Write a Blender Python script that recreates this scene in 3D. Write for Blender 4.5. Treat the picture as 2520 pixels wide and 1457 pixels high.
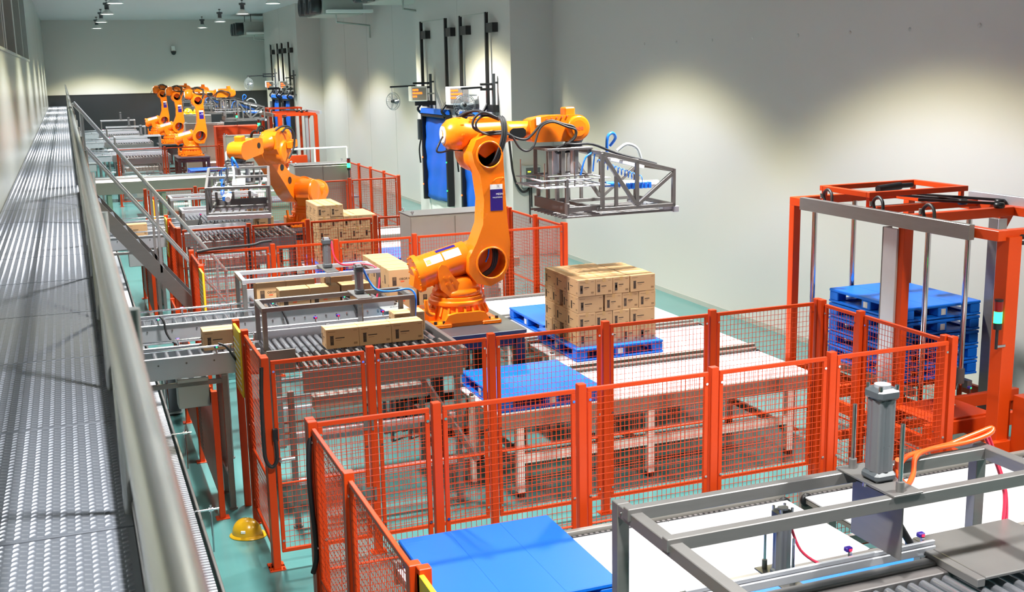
import bpy, math, random
from mathutils import Matrix, Vector, geometry

# ------------------------------------------------------------------ scene, camera, light
for o in list(bpy.data.objects):
    bpy.data.objects.remove(o, do_unlink=True)
random.seed(7)
S = bpy.context.scene
C = S.collection
PI = math.pi

cam_d = bpy.data.cameras.new('camera')
cam_d.sensor_width = 36.0
cam_d.sensor_fit = 'HORIZONTAL'
cam_d.lens = 2806.017 / 2520 * 36.0
cam_d.clip_start = 0.05
cam_d.clip_end = 300
cam = bpy.data.objects.new('camera', cam_d)
C.objects.link(cam)
YAW, PITCH, ROLL = 0.365269, 0.198251, 0.0197373
fw = Vector((math.sin(YAW) * math.cos(PITCH), math.cos(YAW) * math.cos(PITCH), -math.sin(PITCH)))
r0 = Vector((math.cos(YAW), -math.sin(YAW), 0))
d0 = fw.cross(r0)
rt = math.cos(ROLL) * r0 + math.sin(ROLL) * d0
dn = -math.sin(ROLL) * r0 + math.cos(ROLL) * d0
cam.matrix_world = Matrix(((rt.x, -dn.x, -fw.x, 0), (rt.y, -dn.y, -fw.y, 0), (rt.z, -dn.z, -fw.z, 4.6), (0, 0, 0, 1)))
cam_d.dof.use_dof = True
cam_d.dof.focus_distance = 12.5
cam_d.dof.aperture_fstop = 6.3
S.camera = cam

world = bpy.data.worlds.new('hall_air')
S.world = world
world.use_nodes = True
world.node_tree.nodes['Background'].inputs[0].default_value = (0.5, 0.52, 0.55, 1)
world.node_tree.nodes['Background'].inputs[1].default_value = 0.05

S.view_settings.view_transform = 'Standard'
S.view_settings.look = 'None'
S.view_settings.gamma = 1
S.view_settings.use_curve_mapping = False
S.view_settings.exposure = 0.0
LAMP_POWER = 4700.0
LAMP_Y = [3.8, 12.45, 20.0, 27.55, 35.1, 42.65, 50.2, 57.75, 65.3]
LAMP_X = (1.9, 7.3)
LAMP_Z = 7.0
LAMP_HALF = 60.0      # degrees, half cone of the bell reflectors

# ------------------------------------------------------------------ materials
def lin(h):
    h = h.lstrip('#')
    v = [int(h[i:i + 2], 16) / 255 for i in (0, 2, 4)]
    return tuple(x / 12.92 if x <= .04045 else ((x + .055) / 1.055) ** 2.4 for x in v) + (1,)

MAT = {}
def mat(name, col, rough=.5, metal=0., var=.06, scale=6., bump=0., bscale=60., emit=None, es=0., alpha=None, stretch=None, spec=.5, trans=0.):
    m = bpy.data.materials.new(name)
    m.use_nodes = True
    nt = m.node_tree
    b = nt.nodes['Principled BSDF']
    tc = nt.nodes.new('ShaderNodeTexCoord')
    mp = nt.nodes.new('ShaderNodeMapping')
    nt.links.new(tc.outputs['Object'], mp.inputs[0])
    if stretch:
        mp.inputs['Scale'].default_value = stretch
    n = nt.nodes.new('ShaderNodeTexNoise')
    n.inputs['Scale'].default_value = scale
    n.inputs['Detail'].default_value = 4
    nt.links.new(mp.outputs[0], n.inputs['Vector'])
    c = lin(col)
    mx = nt.nodes.new('ShaderNodeMix')
    mx.data_type = 'RGBA'
    mx.inputs['A'].default_value = tuple(max(0, x * (1 - var)) for x in c[:3]) + (1,)
    mx.inputs['B'].default_value = tuple(min(1, x * (1 + var)) for x in c[:3]) + (1,)
    nt.links.new(n.outputs['Fac'], mx.inputs['Factor'])
    nt.links.new(mx.outputs['Result'], b.inputs['Base Color'])
    mr = nt.nodes.new('ShaderNodeMapRange')
    mr.inputs['To Min'].default_value = max(.02, rough - .06)
    mr.inputs['To Max'].default_value = min(1, rough + .06)
    nt.links.new(n.outputs['Fac'], mr.inputs['Value'])
    nt.links.new(mr.outputs['Result'], b.inputs['Roughness'])
    b.inputs['Metallic'].default_value = metal
    b.inputs['Specular IOR Level'].default_value = spec
    if bump:
        n2 = nt.nodes.new('ShaderNodeTexNoise')
        n2.inputs['Scale'].default_value = bscale
        nt.links.new(mp.outputs[0], n2.inputs['Vector'])
        bp = nt.nodes.new('ShaderNodeBump')
        bp.inputs['Strength'].default_value = bump
        bp.inputs['Distance'].default_value = .01
        nt.links.new(n2.outputs['Fac'], bp.inputs['Height'])
        nt.links.new(bp.outputs[0], b.inputs['Normal'])
    if emit:
        b.inputs['Emission Color'].default_value = lin(emit)
        b.inputs['Emission Strength'].default_value = es
    if alpha is not None:
        b.inputs['Alpha'].default_value = alpha
    if trans:
        b.inputs['Transmission Weight'].default_value = trans
    MAT[name] = m
    return m

mat('floor', '#4F8281', .17, var=.05, scale=.7, bump=.02, bscale=3)
mat('wall', '#C1C0BD', .42, var=.015, scale=.5)
mat('wall_gloss', '#A8ABA4', .24, var=.01, scale=.2)
mat('ceiling', '#C6C5CA', .5, var=.02, scale=.4)
mat('black_panel', '#26292C', .35, var=.1, scale=2)
mat('rail_steel', '#9A9D9B', .24, metal=.7, var=.03)
mat('stair_rail', '#C2C5CA', .2, metal=.7, var=.03)
mat('stud', '#9A9FA9', .3, metal=.6, var=.05)
mat('glass_dark', '#22261F', .06, var=.1)
mat('frame_grey', '#A5A9A3', .35)
mat('fence', '#BF3A0A', .42, var=.05, scale=3, spec=.3)
mat('robot', '#F47B10', .26, var=.04, scale=4)
mat('magazine', '#C23D0B', .42, var=.06, scale=3, spec=.3)
mat('steel', '#7C7A79', .36, metal=.5, var=.1, scale=5, bump=.02, bscale=40, stretch=(1, 1, 6))
mat('steel_dark', '#6E6A6A', .38, metal=.45, var=.1, scale=4)
mat('alu', '#BFC2CA', .36, metal=.5, var=.06, scale=5)
mat('roller', '#A6A8B0', .2, metal=.8, var=.06, scale=6)
mat('chrome', '#D2D4DA', .1, metal=1., var=.02)
mat('plate', '#5F646E', .5, metal=.3, var=.12, scale=2.5)
mat('cabinet', '#98948E', .4, metal=.35, var=.05)
mat('barrel', '#7E8086', .3, metal=.5, var=.05)
mat('slat', '#C4C7D0', .22, metal=.35, var=.03)
mat('belt', '#D2D3D6', .4, var=.01)
mat('whitepaint', '#E2E4E0', .4, var=.03)
mat('blue', '#0563D0', .42, var=.04, scale=3, spec=.3)
mat('curtain', '#1263D8', .42, var=.05, scale=3, bump=.15, bscale=5)
mat('belt_blue', '#0A6CD8', .45, var=.02)
mat('black', '#15161A', .38, var=.1)
mat('rubber', '#1B1C20', .55, var=.1)
mat('pedestal', '#45464C', .42, metal=.3, var=.1)
mat('card', '#BC9870', .75, var=.06, scale=4, bump=.05, bscale=30, spec=.2)
mat('tape', '#B8935F', .35, var=.05)
mat('ink', '#3E3026', .7, var=.1)
mat('ink_soft', '#8A6A48', .7, var=.05)
mat('ink_red', '#E0603A', .6)
mat('purple', '#2A1478', .35, var=.05)
mat('white', '#F3F3F0', .4, var=.02)
mat('yellow', '#E6C52A', .45, var=.05)
mat('hat', '#E3AE1E', .25, var=.06)
mat('grey_box', '#9AA0A2', .4, var=.04)
mat('grey_dark', '#4A4F54', .4, var=.06)
mat('lightblue', '#7FB2D8', .4, var=.04)
mat('hose_blue', '#1A70D8', .35)
mat('hose_red', '#E03A58', .35)
mat('hose_orange', '#F4541C', .3)
mat('red', '#C4261C', .35)
mat('barcode', '#B9BCC4', .5, var=.5, scale=90, stretch=(1, 1, .02))
mat('fan_grille', '#8E979C', .3, metal=.4)
mat('fan_blade', '#AEB6BA', .25, alpha=.55)
mat('green_paint', '#7F9A88', .45, var=.05)
mat('led_red', '#FF4A10', .4, emit='#FF5412', es=6)
mat('screen', '#9A948E', .35)
mat('sig_green', '#20E060', .3, emit='#22FF66', es=7)
mat('sig_red', '#7A1410', .3)
mat('sensor_red', '#FF2030', .3, emit='#FF1830', es=4)
mat('sensor_green', '#30FF70', .3, emit='#30FF80', es=2)
mat('lamp_glow', '#FFFFFF', .3, emit='#FFFDF2', es=14)
mat('lens', '#C8D828', .3, emit='#D8F030', es=2)

# ------------------------------------------------------------------ mesh helpers
ORG = {}
TINY = {'bolts', 'printed_lines', 'printed_pouch', 'bracket_bolts', 'wrist_screws', 'frame_bolts', 'bolt_holes', 'hinge'}
class MB:
    def __init__(s):
        s.v = []; s.f = []; s.sm = []
    def add(s, v, f, smooth=False, M=None):
        b = len(s.v)
        s.v += [tuple(M @ Vector(p)) if M else tuple(p) for p in v]
        s.f += [tuple(i + b for i in q) for q in f]
        s.sm += [smooth] * len(f)
        return s
    def box(s, x0, x1, y0, y1, z0, z1, M=None):
        v = [(x0, y0, z0), (x1, y0, z0), (x1, y1, z0), (x0, y1, z0), (x0, y0, z1), (x1, y0, z1), (x1, y1, z1), (x0, y1, z1)]
        return s.add(v, [(0, 3, 2, 1), (4, 5, 6, 7), (0, 1, 5, 4), (1, 2, 6, 5), (2, 3, 7, 6), (3, 0, 4, 7)], False, M)
    def cbox(s, x0, x1, y0, y1, z0, z1, c=.004, M=None):
        c = min(c, (x1 - x0) * .45, (y1 - y0) * .45, (z1 - z0) * .45)
        X = (x0, x1); Y = (y0, y1); Z = (z0, z1); v = []; ix = {}
        for i in (0, 1):
            for j in (0, 1):
                for k in (0, 1):
                    sx, sy, sz = (c, -c)[i], (c, -c)[j], (c, -c)[k]
                    ix[i, j, k] = len(v)
                    v += [(X[i], Y[j] + sy, Z[k] + sz), (X[i] + sx, Y[j], Z[k] + sz), (X[i] + sx, Y[j] + sy, Z[k])]
        g = lambda i, j, k, a: ix[i, j, k] + a
        f = []
        for i in (0, 1):
            q = [g(i, 0, 0, 0), g(i, 1, 0, 0), g(i, 1, 1, 0), g(i, 0, 1, 0)]
            f.append(tuple(q if i else q[::-1]))
            q = [g(0, i, 0, 1), g(0, i, 1, 1), g(1, i, 1, 1), g(1, i, 0, 1)]
            f.append(tuple(q if i else q[::-1]))
            q = [g(0, 0, i, 2), g(1, 0, i, 2), g(1, 1, i, 2), g(0, 1, i, 2)]
            f.append(tuple(q if i else q[::-1]))
        for a in (0, 1):
            for b in (0, 1):
                fl = (a == b)
                q = [g(a, b, 0, 0), g(a, b, 0, 1), g(a, b, 1, 1), g(a, b, 1, 0)]; f.append(tuple(q[::-1] if fl else q))
                q = [g(0, a, b, 1), g(0, a, b, 2), g(1, a, b, 2), g(1, a, b, 1)]; f.append(tuple(q[::-1] if fl else q))
                q = [g(a, 0, b, 2), g(a, 0, b, 0), g(a, 1, b, 0), g(a, 1, b, 2)]; f.append(tuple(q[::-1] if fl else q))
        for i in (0, 1):
            for j in (0, 1):
                for k in (0, 1):
                    q = (g(i, j, k, 0), g(i, j, k, 1), g(i, j, k, 2))
                    f.append(q if (i + j + k) % 2 else q[::-1])
        return s.add(v, f, False, M)
    def cyl(s, p0, p1, r0, r1=None, n=12, caps=True, M=None, smooth=True):
        r1 = r0 if r1 is None else r1
        p0 = Vector(p0); p1 = Vector(p1); d = (p1 - p0)
        if d.length < 1e-9: return s
        d.normalize()
        a = d.cross(Vector((0, 0, 1)) if abs(d.z) < .9 else Vector((1, 0, 0))).normalized(); b = d.cross(a)
        v = []
        for p, r in ((p0, r0), (p1, r1)):
            for i in range(n):
                t = 2 * PI * (i + .5) / n
                v.append(p + (a * math.cos(t) + b * math.sin(t)) * r)
        f = [(i, n + i, n + (i + 1) % n, (i + 1) % n) for i in range(n)]
        s.add(v, f, smooth, M)
        if caps:
            if r0 > 1e-6: s.add(v[:n], [tuple(range(n))], False, M)
            if r1 > 1e-6: s.add(v[n:], [tuple(reversed(range(n)))], False, M)
        return s
    def lathe(s, prof, org=(0, 0, 0), axis='z', n=20, M=None):
        """prof: list of (r, h) along the axis"""
        def P(r, h, t):
            a, b = r * math.cos(t), r * math.sin(t)
            q = {'z': (a, b, h), 'x': (h, a, b), 'y': (b, h, a)}[axis]
            return (q[0] + org[0], q[1] + org[1], q[2] + org[2])
        v = []; f = []
        for r, h in prof:
            for i in range(n): v.append(P(max(r, 1e-4), h, 2 * PI * i / n))
        for k in range(len(prof) - 1):
            for i in range(n):
                j = (i + 1) % n
                f.append((k * n + i, k * n + j, (k + 1) * n + j, (k + 1) * n + i))
        return s.add(v, f, True, M)
    def tube(s, pts, r, n=8, sub=4, M=None, closed=False):
        P = [Vector(p) for p in pts]
        if len(P) > 2 and sub > 1:
            Q = []
            L = len(P)
            for i in range(L if closed else L - 1):
                if closed: a, b, c, d = P[i - 1], P[i], P[(i + 1) % L], P[(i + 2) % L]
                else: a, b, c, d = P[max(i - 1, 0)], P[i], P[i + 1], P[min(i + 2, L - 1)]
                for k in range(sub):
                    t = k / sub
                    Q.append(.5 * ((2 * b) + (c - a) * t + (2 * a - 5 * b + 4 * c - d) * t * t + (3 * b - a - 3 * c + d) * t ** 3))
            if not closed: Q.append(P[-1])
            P = Q
        L = len(P); v = []; up = None
        for i in range(L):
            if closed: t = P[(i + 1) % L] - P[i - 1]
            else: t = P[min(i + 1, L - 1)] - P[max(i - 1, 0)]
            if t.length < 1e-9: t = Vector((0, 0, 1))
            t.normalize()
            if up is None:
                up = t.cross(Vector((0, 0, 1)) if abs(t.z) < .9 else Vector((1, 0, 0))).normalized()
            else:
                up = (up - t * up.dot(t))
                if up.length < 1e-6: up = t.orthogonal()
                up.normalize()
            b = t.cross(up)
            for k in range(n):
                a = 2 * PI * k / n
                v.append(P[i] + (up * math.cos(a) + b * math.sin(a)) * r)
        f = []
        for i in range(L if closed else L - 1):
            j = (i + 1) % L
            for k in range(n):
                f.append((i * n + k, i * n + (k + 1) % n, j * n + (k + 1) % n, j * n + k))
        s.add(v, f, True, M)
        if not closed:
            s.add(v[:n], [tuple(reversed(range(n)))], False, M); s.add(v[-n:], [tuple(range(n))], False, M)
        return s
    def beam(s, p0, p1, w, h, M=None, c=.003, up=(0, 0, 1)):
        """square bar from p0 to p1; w sideways, h in the up direction"""
        p0 = Vector(p0); p1 = Vector(p1); d = p1 - p0; L = d.length; d.normalize()
        u = Vector(up)
        if abs(d.dot(u)) > .98: u = Vector((0, 1, 0))
        a = u.cross(d).normalized(); b = d.cross(a)
        R = Matrix((( d.x, a.x, b.x, p0.x), (d.y, a.y, b.y, p0.y), (d.z, a.z, b.z, p0.z), (0, 0, 0, 1)))
        return s.cbox(0, L, -w / 2, w / 2, -h / 2, h / 2, c, (M @ R) if M else R)
    def prism(s, outer, y0, y1, holes=(), depth=None, M=None, plane='xz'):
        """outline in xz extruded from y0 to y1; holes are recesses of the given depth cut from the y0 side"""
        def P(p, y): return {'xz': (p[0], y, p[1]), 'xy': (p[0], p[1], y), 'yz': (y, p[0], p[1])}[plane]
        ar = sum(outer[i][0] * outer[(i + 1) % len(outer)][1] - outer[(i + 1) % len(outer)][0] * outer[i][1] for i in range(len(outer)))
        if ar < 0: outer = list(outer)[::-1]
        loops = [[Vector((p[0], p[1], 0)) for p in outer]] + [[Vector((p[0], p[1], 0)) for p in h] for h in holes]
        flat = [p for l in loops for p in l]
        tri = geometry.tessellate_polygon(loops)
        fr = [P((p.x, p.y), y0) for p in flat]
        def orient(t):
            a, b, c = (flat[i] for i in t)
            return t if (b - a).cross(c - a).z > 0 else (t[0], t[2], t[1])
        tri = [orient(t) for t in tri]
        flip = (plane == 'xz')
        s.add(fr, [t if flip else t[::-1] for t in tri], False, M)
        n = len(outer)
        tri2 = geometry.tessellate_polygon(loops[:1]) if holes else tri
        if holes: tri2 = [orient(t) for t in tri2]
        s.add([P(p, y1) for p in outer], [t[::-1] if flip else t for t in tri2], False, M)
        v = [P(p, y0) for p in outer] + [P(p, y1) for p in outer]
        f = [(i, (i + 1) % n, n + (i + 1) % n, n + i) for i in range(n)]
        s.add(v, [q[::-1] if flip else q for q in f], n > 14, M)
        for h in holes:
            m = len(h); yd = y0 + (depth if y1 > y0 else -depth)
            v = [P(p, y0) for p in h] + [P(p, yd) for p in h]
            s.add(v, [(i, (i + 1) % m, m + (i + 1) % m, m + i) for i in range(m)], True, M)
            s.add([P(p, yd) for p in h], [tuple(range(m))], False, M)
        return s
    def build(s, name, material, parent=None, org=None, bevel=0, kind=None):
        if name in TINY: kind = 'stuff'
        o3 = Vector(org) if org is not None else (ORG.get(parent.name, Vector()) if parent else Vector())
        me = bpy.data.meshes.new(name)
        me.from_pydata([(p[0] - o3.x, p[1] - o3.y, p[2] - o3.z) for p in s.v], [], s.f)
        me.polygons.foreach_set('use_smooth', s.sm)
        me.materials.append(MAT[material])
        me.update()
        o = bpy.data.objects.new(name, me)
        C.objects.link(o)
        if parent: o.parent = parent
        else: o.location = o3
        ORG[o.name] = o3.copy()
        if bevel:
            md = o.modifiers.new('bevel', 'BEVEL'); md.width = bevel; md.segments = 2; md.limit_method = 'ANGLE'; md.angle_limit = math.radians(40)
        if kind: o['kind'] = kind
        return o

def tag(o, label, cat, group=None, kind=None):
    o['label'] = label; o['category'] = cat
    if group: o['group'] = group
    if kind: o['kind'] = kind
    return o
def thing(name, label, cat, loc, group=None):
    o = bpy.data.objects.new(name, None)
    o.empty_display_size = .2
    C.objects.link(o); o.location = loc
    ORG[o.name] = Vector(loc)
    return tag(o, label, cat, group)
def struct(o):
    o['kind'] = 'structure'
    return o
def share(o, parent, dloc, name=None):
    """another piece like o under the same kind of parent, sharing its mesh"""
    c = o.copy(); C.objects.link(c); c.parent = parent
    c.location = o.location + Vector(dloc)
    ORG[c.name] = ORG[o.name]
    return c
KIDS = {}
def kids(o): return [c for c in KIDS.get(o.name, [])]
def copy_tree(o, dloc, label=None, group=None, rz=0):
    c = o.copy(); C.objects.link(c)
    c.location = Vector(o.location) + Vector(dloc)
    if rz: c.rotation_euler = (0, 0, o.rotation_euler.z + rz)
    ORG[c.name] = ORG[o.name] + Vector(dloc)
    if label: c['label'] = label
    if group: c['group'] = group
    for p in list(o.children):
        q = p.copy(); C.objects.link(q); q.parent = c
        for g in list(p.children):
            h = g.copy(); C.objects.link(h); h.parent = q
    return c
def circle(cx, cz, r, n=28, a0=0): return [(cx + r * math.cos(a0 + 2 * PI * i / n), cz + r * math.sin(a0 + 2 * PI * i / n)) for i in range(n)]
def text_mesh(body, size, M, name, material, parent, depth=.001):
    cu = bpy.data.curves.new('lettering', 'FONT'); cu.body = body; cu.size = size; cu.extrude = depth
    cu.align_x = 'CENTER'; cu.align_y = 'CENTER'; cu.resolution_u = 2
    t = bpy.data.objects.new('lettering', cu); C.objects.link(t)
    bpy.context.view_layer.update()
    me = bpy.data.meshes.new_from_object(t.evaluated_get(bpy.context.evaluated_depsgraph_get()))
    bpy.data.objects.remove(t, do_unlink=True)
    mb = MB(); mb.add([v.co[:] for v in me.vertices], [tuple(p.vertices) for p in me.polygons], False, M)
    bpy.data.meshes.remove(me)
    return mb.build(name, material, parent)
def Rz(a): return Matrix.Rotation(a, 4, 'Z')
def T(x, y, z): return Matrix.Translation((x, y, z))
FACE_FRONT = Matrix.Rotation(PI / 2, 4, 'X')          # text in xy -> facing -Y
FACE_LEFT = Matrix.Rotation(-PI / 2, 4, 'Z') @ Matrix.Rotation(PI / 2, 4, 'X')   # facing -X

# ------------------------------------------------------------------ the hall
X0, X1, Y0, Y1, ZC = -.88, 11.15, -6.0, 69.0, 7.6
struct(MB().box(X0 - .3, X1 + .3, Y0 - .3, Y1 + .3, -.2, 0).build('floor', 'floor'))
struct(MB().box(X0 - .3, X1 + .3, Y0 - .3, Y1 + .3, ZC, ZC + .2).build('ceiling', 'ceiling'))
wr = struct(MB().box(X1, X1 + .3, Y0, Y1, 0, ZC).build('wall_right', 'wall'))
struct(MB().box(X0 - .3, X1 + .3, Y1, Y1 + .3, 0, ZC).build('wall_end', 'wall'))
struct(MB().box(X0 - .3, X1 + .3, Y0 - .3, Y0, 0, ZC).build('wall_behind_camera', 'wall'))
wl = MB().box(X0 - .3, X0, Y0, Y1, 0, 5.02).box(X0 - .3, X0, 36.4, Y1, 5.02, ZC).box(X0 - .3, X0, Y0, 36.4, 7.2, ZC)
wl = struct(wl.build('wall_left', 'wall_gloss'))
bays = []
for nm, a, b in (('wall_bay', 26.06, 34.05), ('wall_bay', 53.0, 62.0)):
    bays.append(struct(MB().box(10.05, X1 + .02, a, b, 0, ZC).build(nm, 'wall')))
# sandwich panel joints on the right hand wall and the bays
seam = None
for y in (9.0, 36.8, 40.6, 44.4, 48.2):
    MB().box(X1 - .004, X1 + .01, y, y + .012, 0, ZC).build('panel_joint', 'frame_grey', wr)
for b, y in ((0, 30.0), (1, 57.4)):
    MB().box(10.046, 10.06, y, y + .012, 0, ZC).build('panel_joint', 'frame_grey', bays[b])
for i in range(9):                                     # row of small capped anchors
    y = 10.65 + i * 1.33
    MB().lathe([(.0, -.012), (.025, -.012), (.03, 0)], (X1, y, 5.01), 'x', 10).build('wall_anchor', 'wall', wr)
tr = struct(MB().box(X0, X1, Y1 - .03, Y1, 0, 3.5).box(X0, X1, Y1 - .05, Y1, 3.5, 3.54).build('trim_end_wall_band', 'black_panel'))
struct(MB().box(X1 - .012, X1, Y0, Y1, 0, .09).build('baseboard_right', 'frame_grey'))
# window band high on the left hand wall
wn = 0
for i in range(8):
    a = -4.0 + i * 5.05; b = a + 5.05
    wn += 1
    w = struct(MB().box(X0 - .22, X0 - .2, a + .04, b - .04, 5.05, 7.18).build('window_%d' % wn, 'glass_dark'))
    MB().cbox(X0 - .24, X0 + .02, b - .09, b + .09, 5.02, 7.2).build('mullion', 'frame_grey', w)
    MB().cbox(X0 - .22, X0 - .05, a + 2.3, a + 2.75, 5.06, 7.17).build('sliding_sash', 'frame_grey', w)
    MB().cbox(X0 - .24, X0 + .03, a, b, 5.02, 5.07).build('window_sill', 'frame_grey', w)

# ------------------------------------------------------------------ ceiling lamps (bell reflectors with their own light)
def lamp_proto():
    t = thing('high_bay_lamp', 'grey high bay lamp', 'lamp', (0, 0, LAMP_Z), 'high bay lamps under the ceiling')
    MB().lathe([(0, .46), (.14, .46), (.14, .38), (.09, .37), (.09, .2), (.0, .2)], (0, 0, LAMP_Z)).build('ballast_can', 'grey_dark', t)
    MB().cyl((0, 0, LAMP_Z + .4), (0, 0, ZC), .012).lathe([(.05, ZC - .05), (.05, ZC - .001), (0, ZC - .001)], (0, 0, 0)).build('hanger', 'grey_dark', t)
    sh = MB().lathe([(.06, .2), (.1, .17), (.25, .05), (.28, 0), (.272, 0), (.24, .05), (.09, .16), (.0, .16)], (0, 0, LAMP_Z), n=28).build('reflector', 'whitepaint', t)
    MB().lathe([(0, .012), (.255, .012), (.255, .022), (0, .022)], (0, 0, LAMP_Z), n=24).build('diffuser', 'lamp_glow', sh)
    return t
lp = lamp_proto()
sp_d = bpy.data.lights.new('lamp_light', 'SPOT')
sp_d.energy = LAMP_POWER; sp_d.color = (1.0, .985, .94)
sp_d.spot_size = math.radians(2 * LAMP_HALF); sp_d.spot_blend = .32; sp_d.shadow_soft_size = .25
sp_d.use_nodes = True                                   # bell reflector: strongest straight down, weaker to the rim
_nt = sp_d.node_tree; _em = [n for n in _nt.nodes if n.type == 'EMISSION'][0]
_tc = _nt.nodes.new('ShaderNodeTexCoord'); _sx = _nt.nodes.new('ShaderNodeSeparateXYZ')
_ab = _nt.nodes.new('ShaderNodeMath'); _ab.operation = 'ABSOLUTE'
_pw = _nt.nodes.new('ShaderNodeMath'); _pw.operation = 'POWER'; _pw.inputs[1].default_value = 1.0
_nt.links.new(_tc.outputs['Normal'], _sx.inputs[0]); _nt.links.new(_sx.outputs['Z'], _ab.inputs[0])
_cr = _nt.nodes.new('ShaderNodeValToRGB')              # slightly yellow rim of the beam
_cr.color_ramp.elements[0].position = .56; _cr.color_ramp.elements[0].color = (1, .93, .52, 1)
_cr.color_ramp.elements[1].position = .66; _cr.color_ramp.elements[1].color = (1, 1, 1, 1)
_nt.links.new(_ab.outputs[0], _cr.inputs[0]); _nt.links.new(_cr.outputs[0], _em.inputs['Color'])
_nt.links.new(_ab.outputs[0], _pw.inputs[0]); _nt.links.new(_pw.outputs[0], _em.inputs['Strength'])
order = ['nearest', 'second nearest', 'third', 'fourth', 'fifth', 'sixth', 'seventh', 'eighth', 'farthest']
first = True
lamps = []
for xi, x in enumerate(LAMP_X):
    for yi, y in enumerate(LAMP_Y):
        lb = 'grey bell lamp, %s of the lamp row %s' % (order[yi], 'above the catwalk side' if xi == 0 else 'toward the right wall')
        if first:
            o = lp; o.location = (x, y, LAMP_Z); o['label'] = lb; first = False
        else:
            o = copy_tree(lp, (x - lp.location.x, y - lp.location.y, 0), lb)
        lamps.append(o)
for o in lamps:
    l = bpy.data.objects.new('lamp_light', sp_d); C.objects.link(l); l.parent = o; l.location = (0, 0, -.03)

# ------------------------------------------------------------------ catwalk with its rail
ZD = 2.95
cw = thing('catwalk', 'long steel catwalk with studded deck plates along the left wall', 'catwalk', (-.4, 0, ZD))
L = 1.42
dp = MB().cbox(-.87, .1, 0, L - .012, ZD - .05, ZD, .003).build('deck_plate', 'plate', cw)
st = MB()
for c in range(36):
    x = -.855 + c * .0262
    for k in range(33):
        y = .022 + k * .042 + (.021 if c % 2 else 0)
        sx, a, hh = (.0105, .0065, .005) if c % 2 else (.011, -.003, .0016)
        st.add([(x - sx, y - a - .006, ZD), (x + sx, y + a - .003, ZD), (x + sx, y + a + .003, ZD), (x - sx, y - a + .007, ZD),
                (x - sx * .6, y - a * .6, ZD + hh), (x + sx * .7, y + a * .7, ZD + hh * .8)], [(0, 1, 5, 4), (1, 2, 5), (2, 3, 4, 5), (3, 0, 4)], False)
stud = st.build('tread_studs', 'stud', dp, kind='stuff')
for i in range(-3, 48):
    if i == 0: continue
    q = share(dp, cw, (0, i * L, 0))
    s2 = stud.copy(); C.objects.link(s2); s2.parent = q
MB().cbox(.1, .16, -5.5, 68.5, ZD - .24, ZD + .05, .004).build('edge_beam', 'steel', cw)
MB().cbox(-.88, -.82, -5.5, 68.5, ZD - .24, ZD - .05, .004).build('wall_beam', 'steel', cw)
legs = None
for y in (9.3, 16.6, 24, 32, 40, 48, 56, 64):
    b = MB().cbox(.1, .17, y, y + .07, 0, ZD - .24).build('support_post', 'steel', cw)
RX = .06
hr = thing('catwalk_handrail', 'round stainless handrail running along the edge of the catwalk', 'handrail', (RX, 0, ZD))
def rail_run(a, b):
    MB().cyl((RX, a, 4.12), (RX, b, 4.12), .026, n=20).build('top_rail', 'rail_steel', hr)
    for z in (3.74,):
        MB().cyl((RX + .02, a, z), (RX + .02, b, z), .022, n=14).build('middle_rail', 'rail_steel', hr)
    MB().cbox(RX + .05, RX + .06, a, b, ZD + .02, ZD + .16, .002).build('toe_board', 'steel', hr)
    n = max(1, round((b - a) / 1.9))
    for i in range(n + 1):
        y = a + (b - a) * i / n
        MB().cyl((RX + .03, y, ZD), (RX + .03, y, 4.11), .02, n=12).build('rail_post', 'rail_steel', hr)
rail_run(-5.0, 17.55); rail_run(18.7, 68.0)

# ------------------------------------------------------------------ stair from the catwalk down into the aisle
stv = thing('steel_stair', 'steep stainless stair descending from the catwalk between two cells', 'stair', (2.45, 18.1, 0))
def sz(x): return 3.0 - 1.32 * (x - .16)
xa, xb = .16, 2.42
for y in (17.55, 18.66):
    MB().prism([(xa, sz(xa) + .02), (xa, sz(xa) - .30), (xb - .1, 0), (xb + .12, 0)], y, y + .05).build('stringer', 'steel', stv)
    for nm, dz, r in (('handrail', 1.14, .026), ('middle_rail', .62, .02)):
        MB().tube([(xa - .05, y + .02, sz(xa - .05) + dz), (xa + .25, y + .02, sz(xa + .25) + dz), (xb - .35, y + .02, sz(xb - .35) + dz)], r, 14, 1).build(nm, 'stair_rail', stv)
    for x in (.2, 1.12, 2.05):
        MB().cbox(x - .02, x + .02, y + .0, y + .04, sz(x) - .05, sz(x) + 1.13).build('rail_post', 'stair_rail', stv)
for i in range(12):
    x = xa + .12 + i * .17; z = sz(x) - .1
    MB().cbox(x - .09, x + .09, 17.6, 18.66, z - .03, z, .003).build('tread', 'plate', stv)

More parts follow.
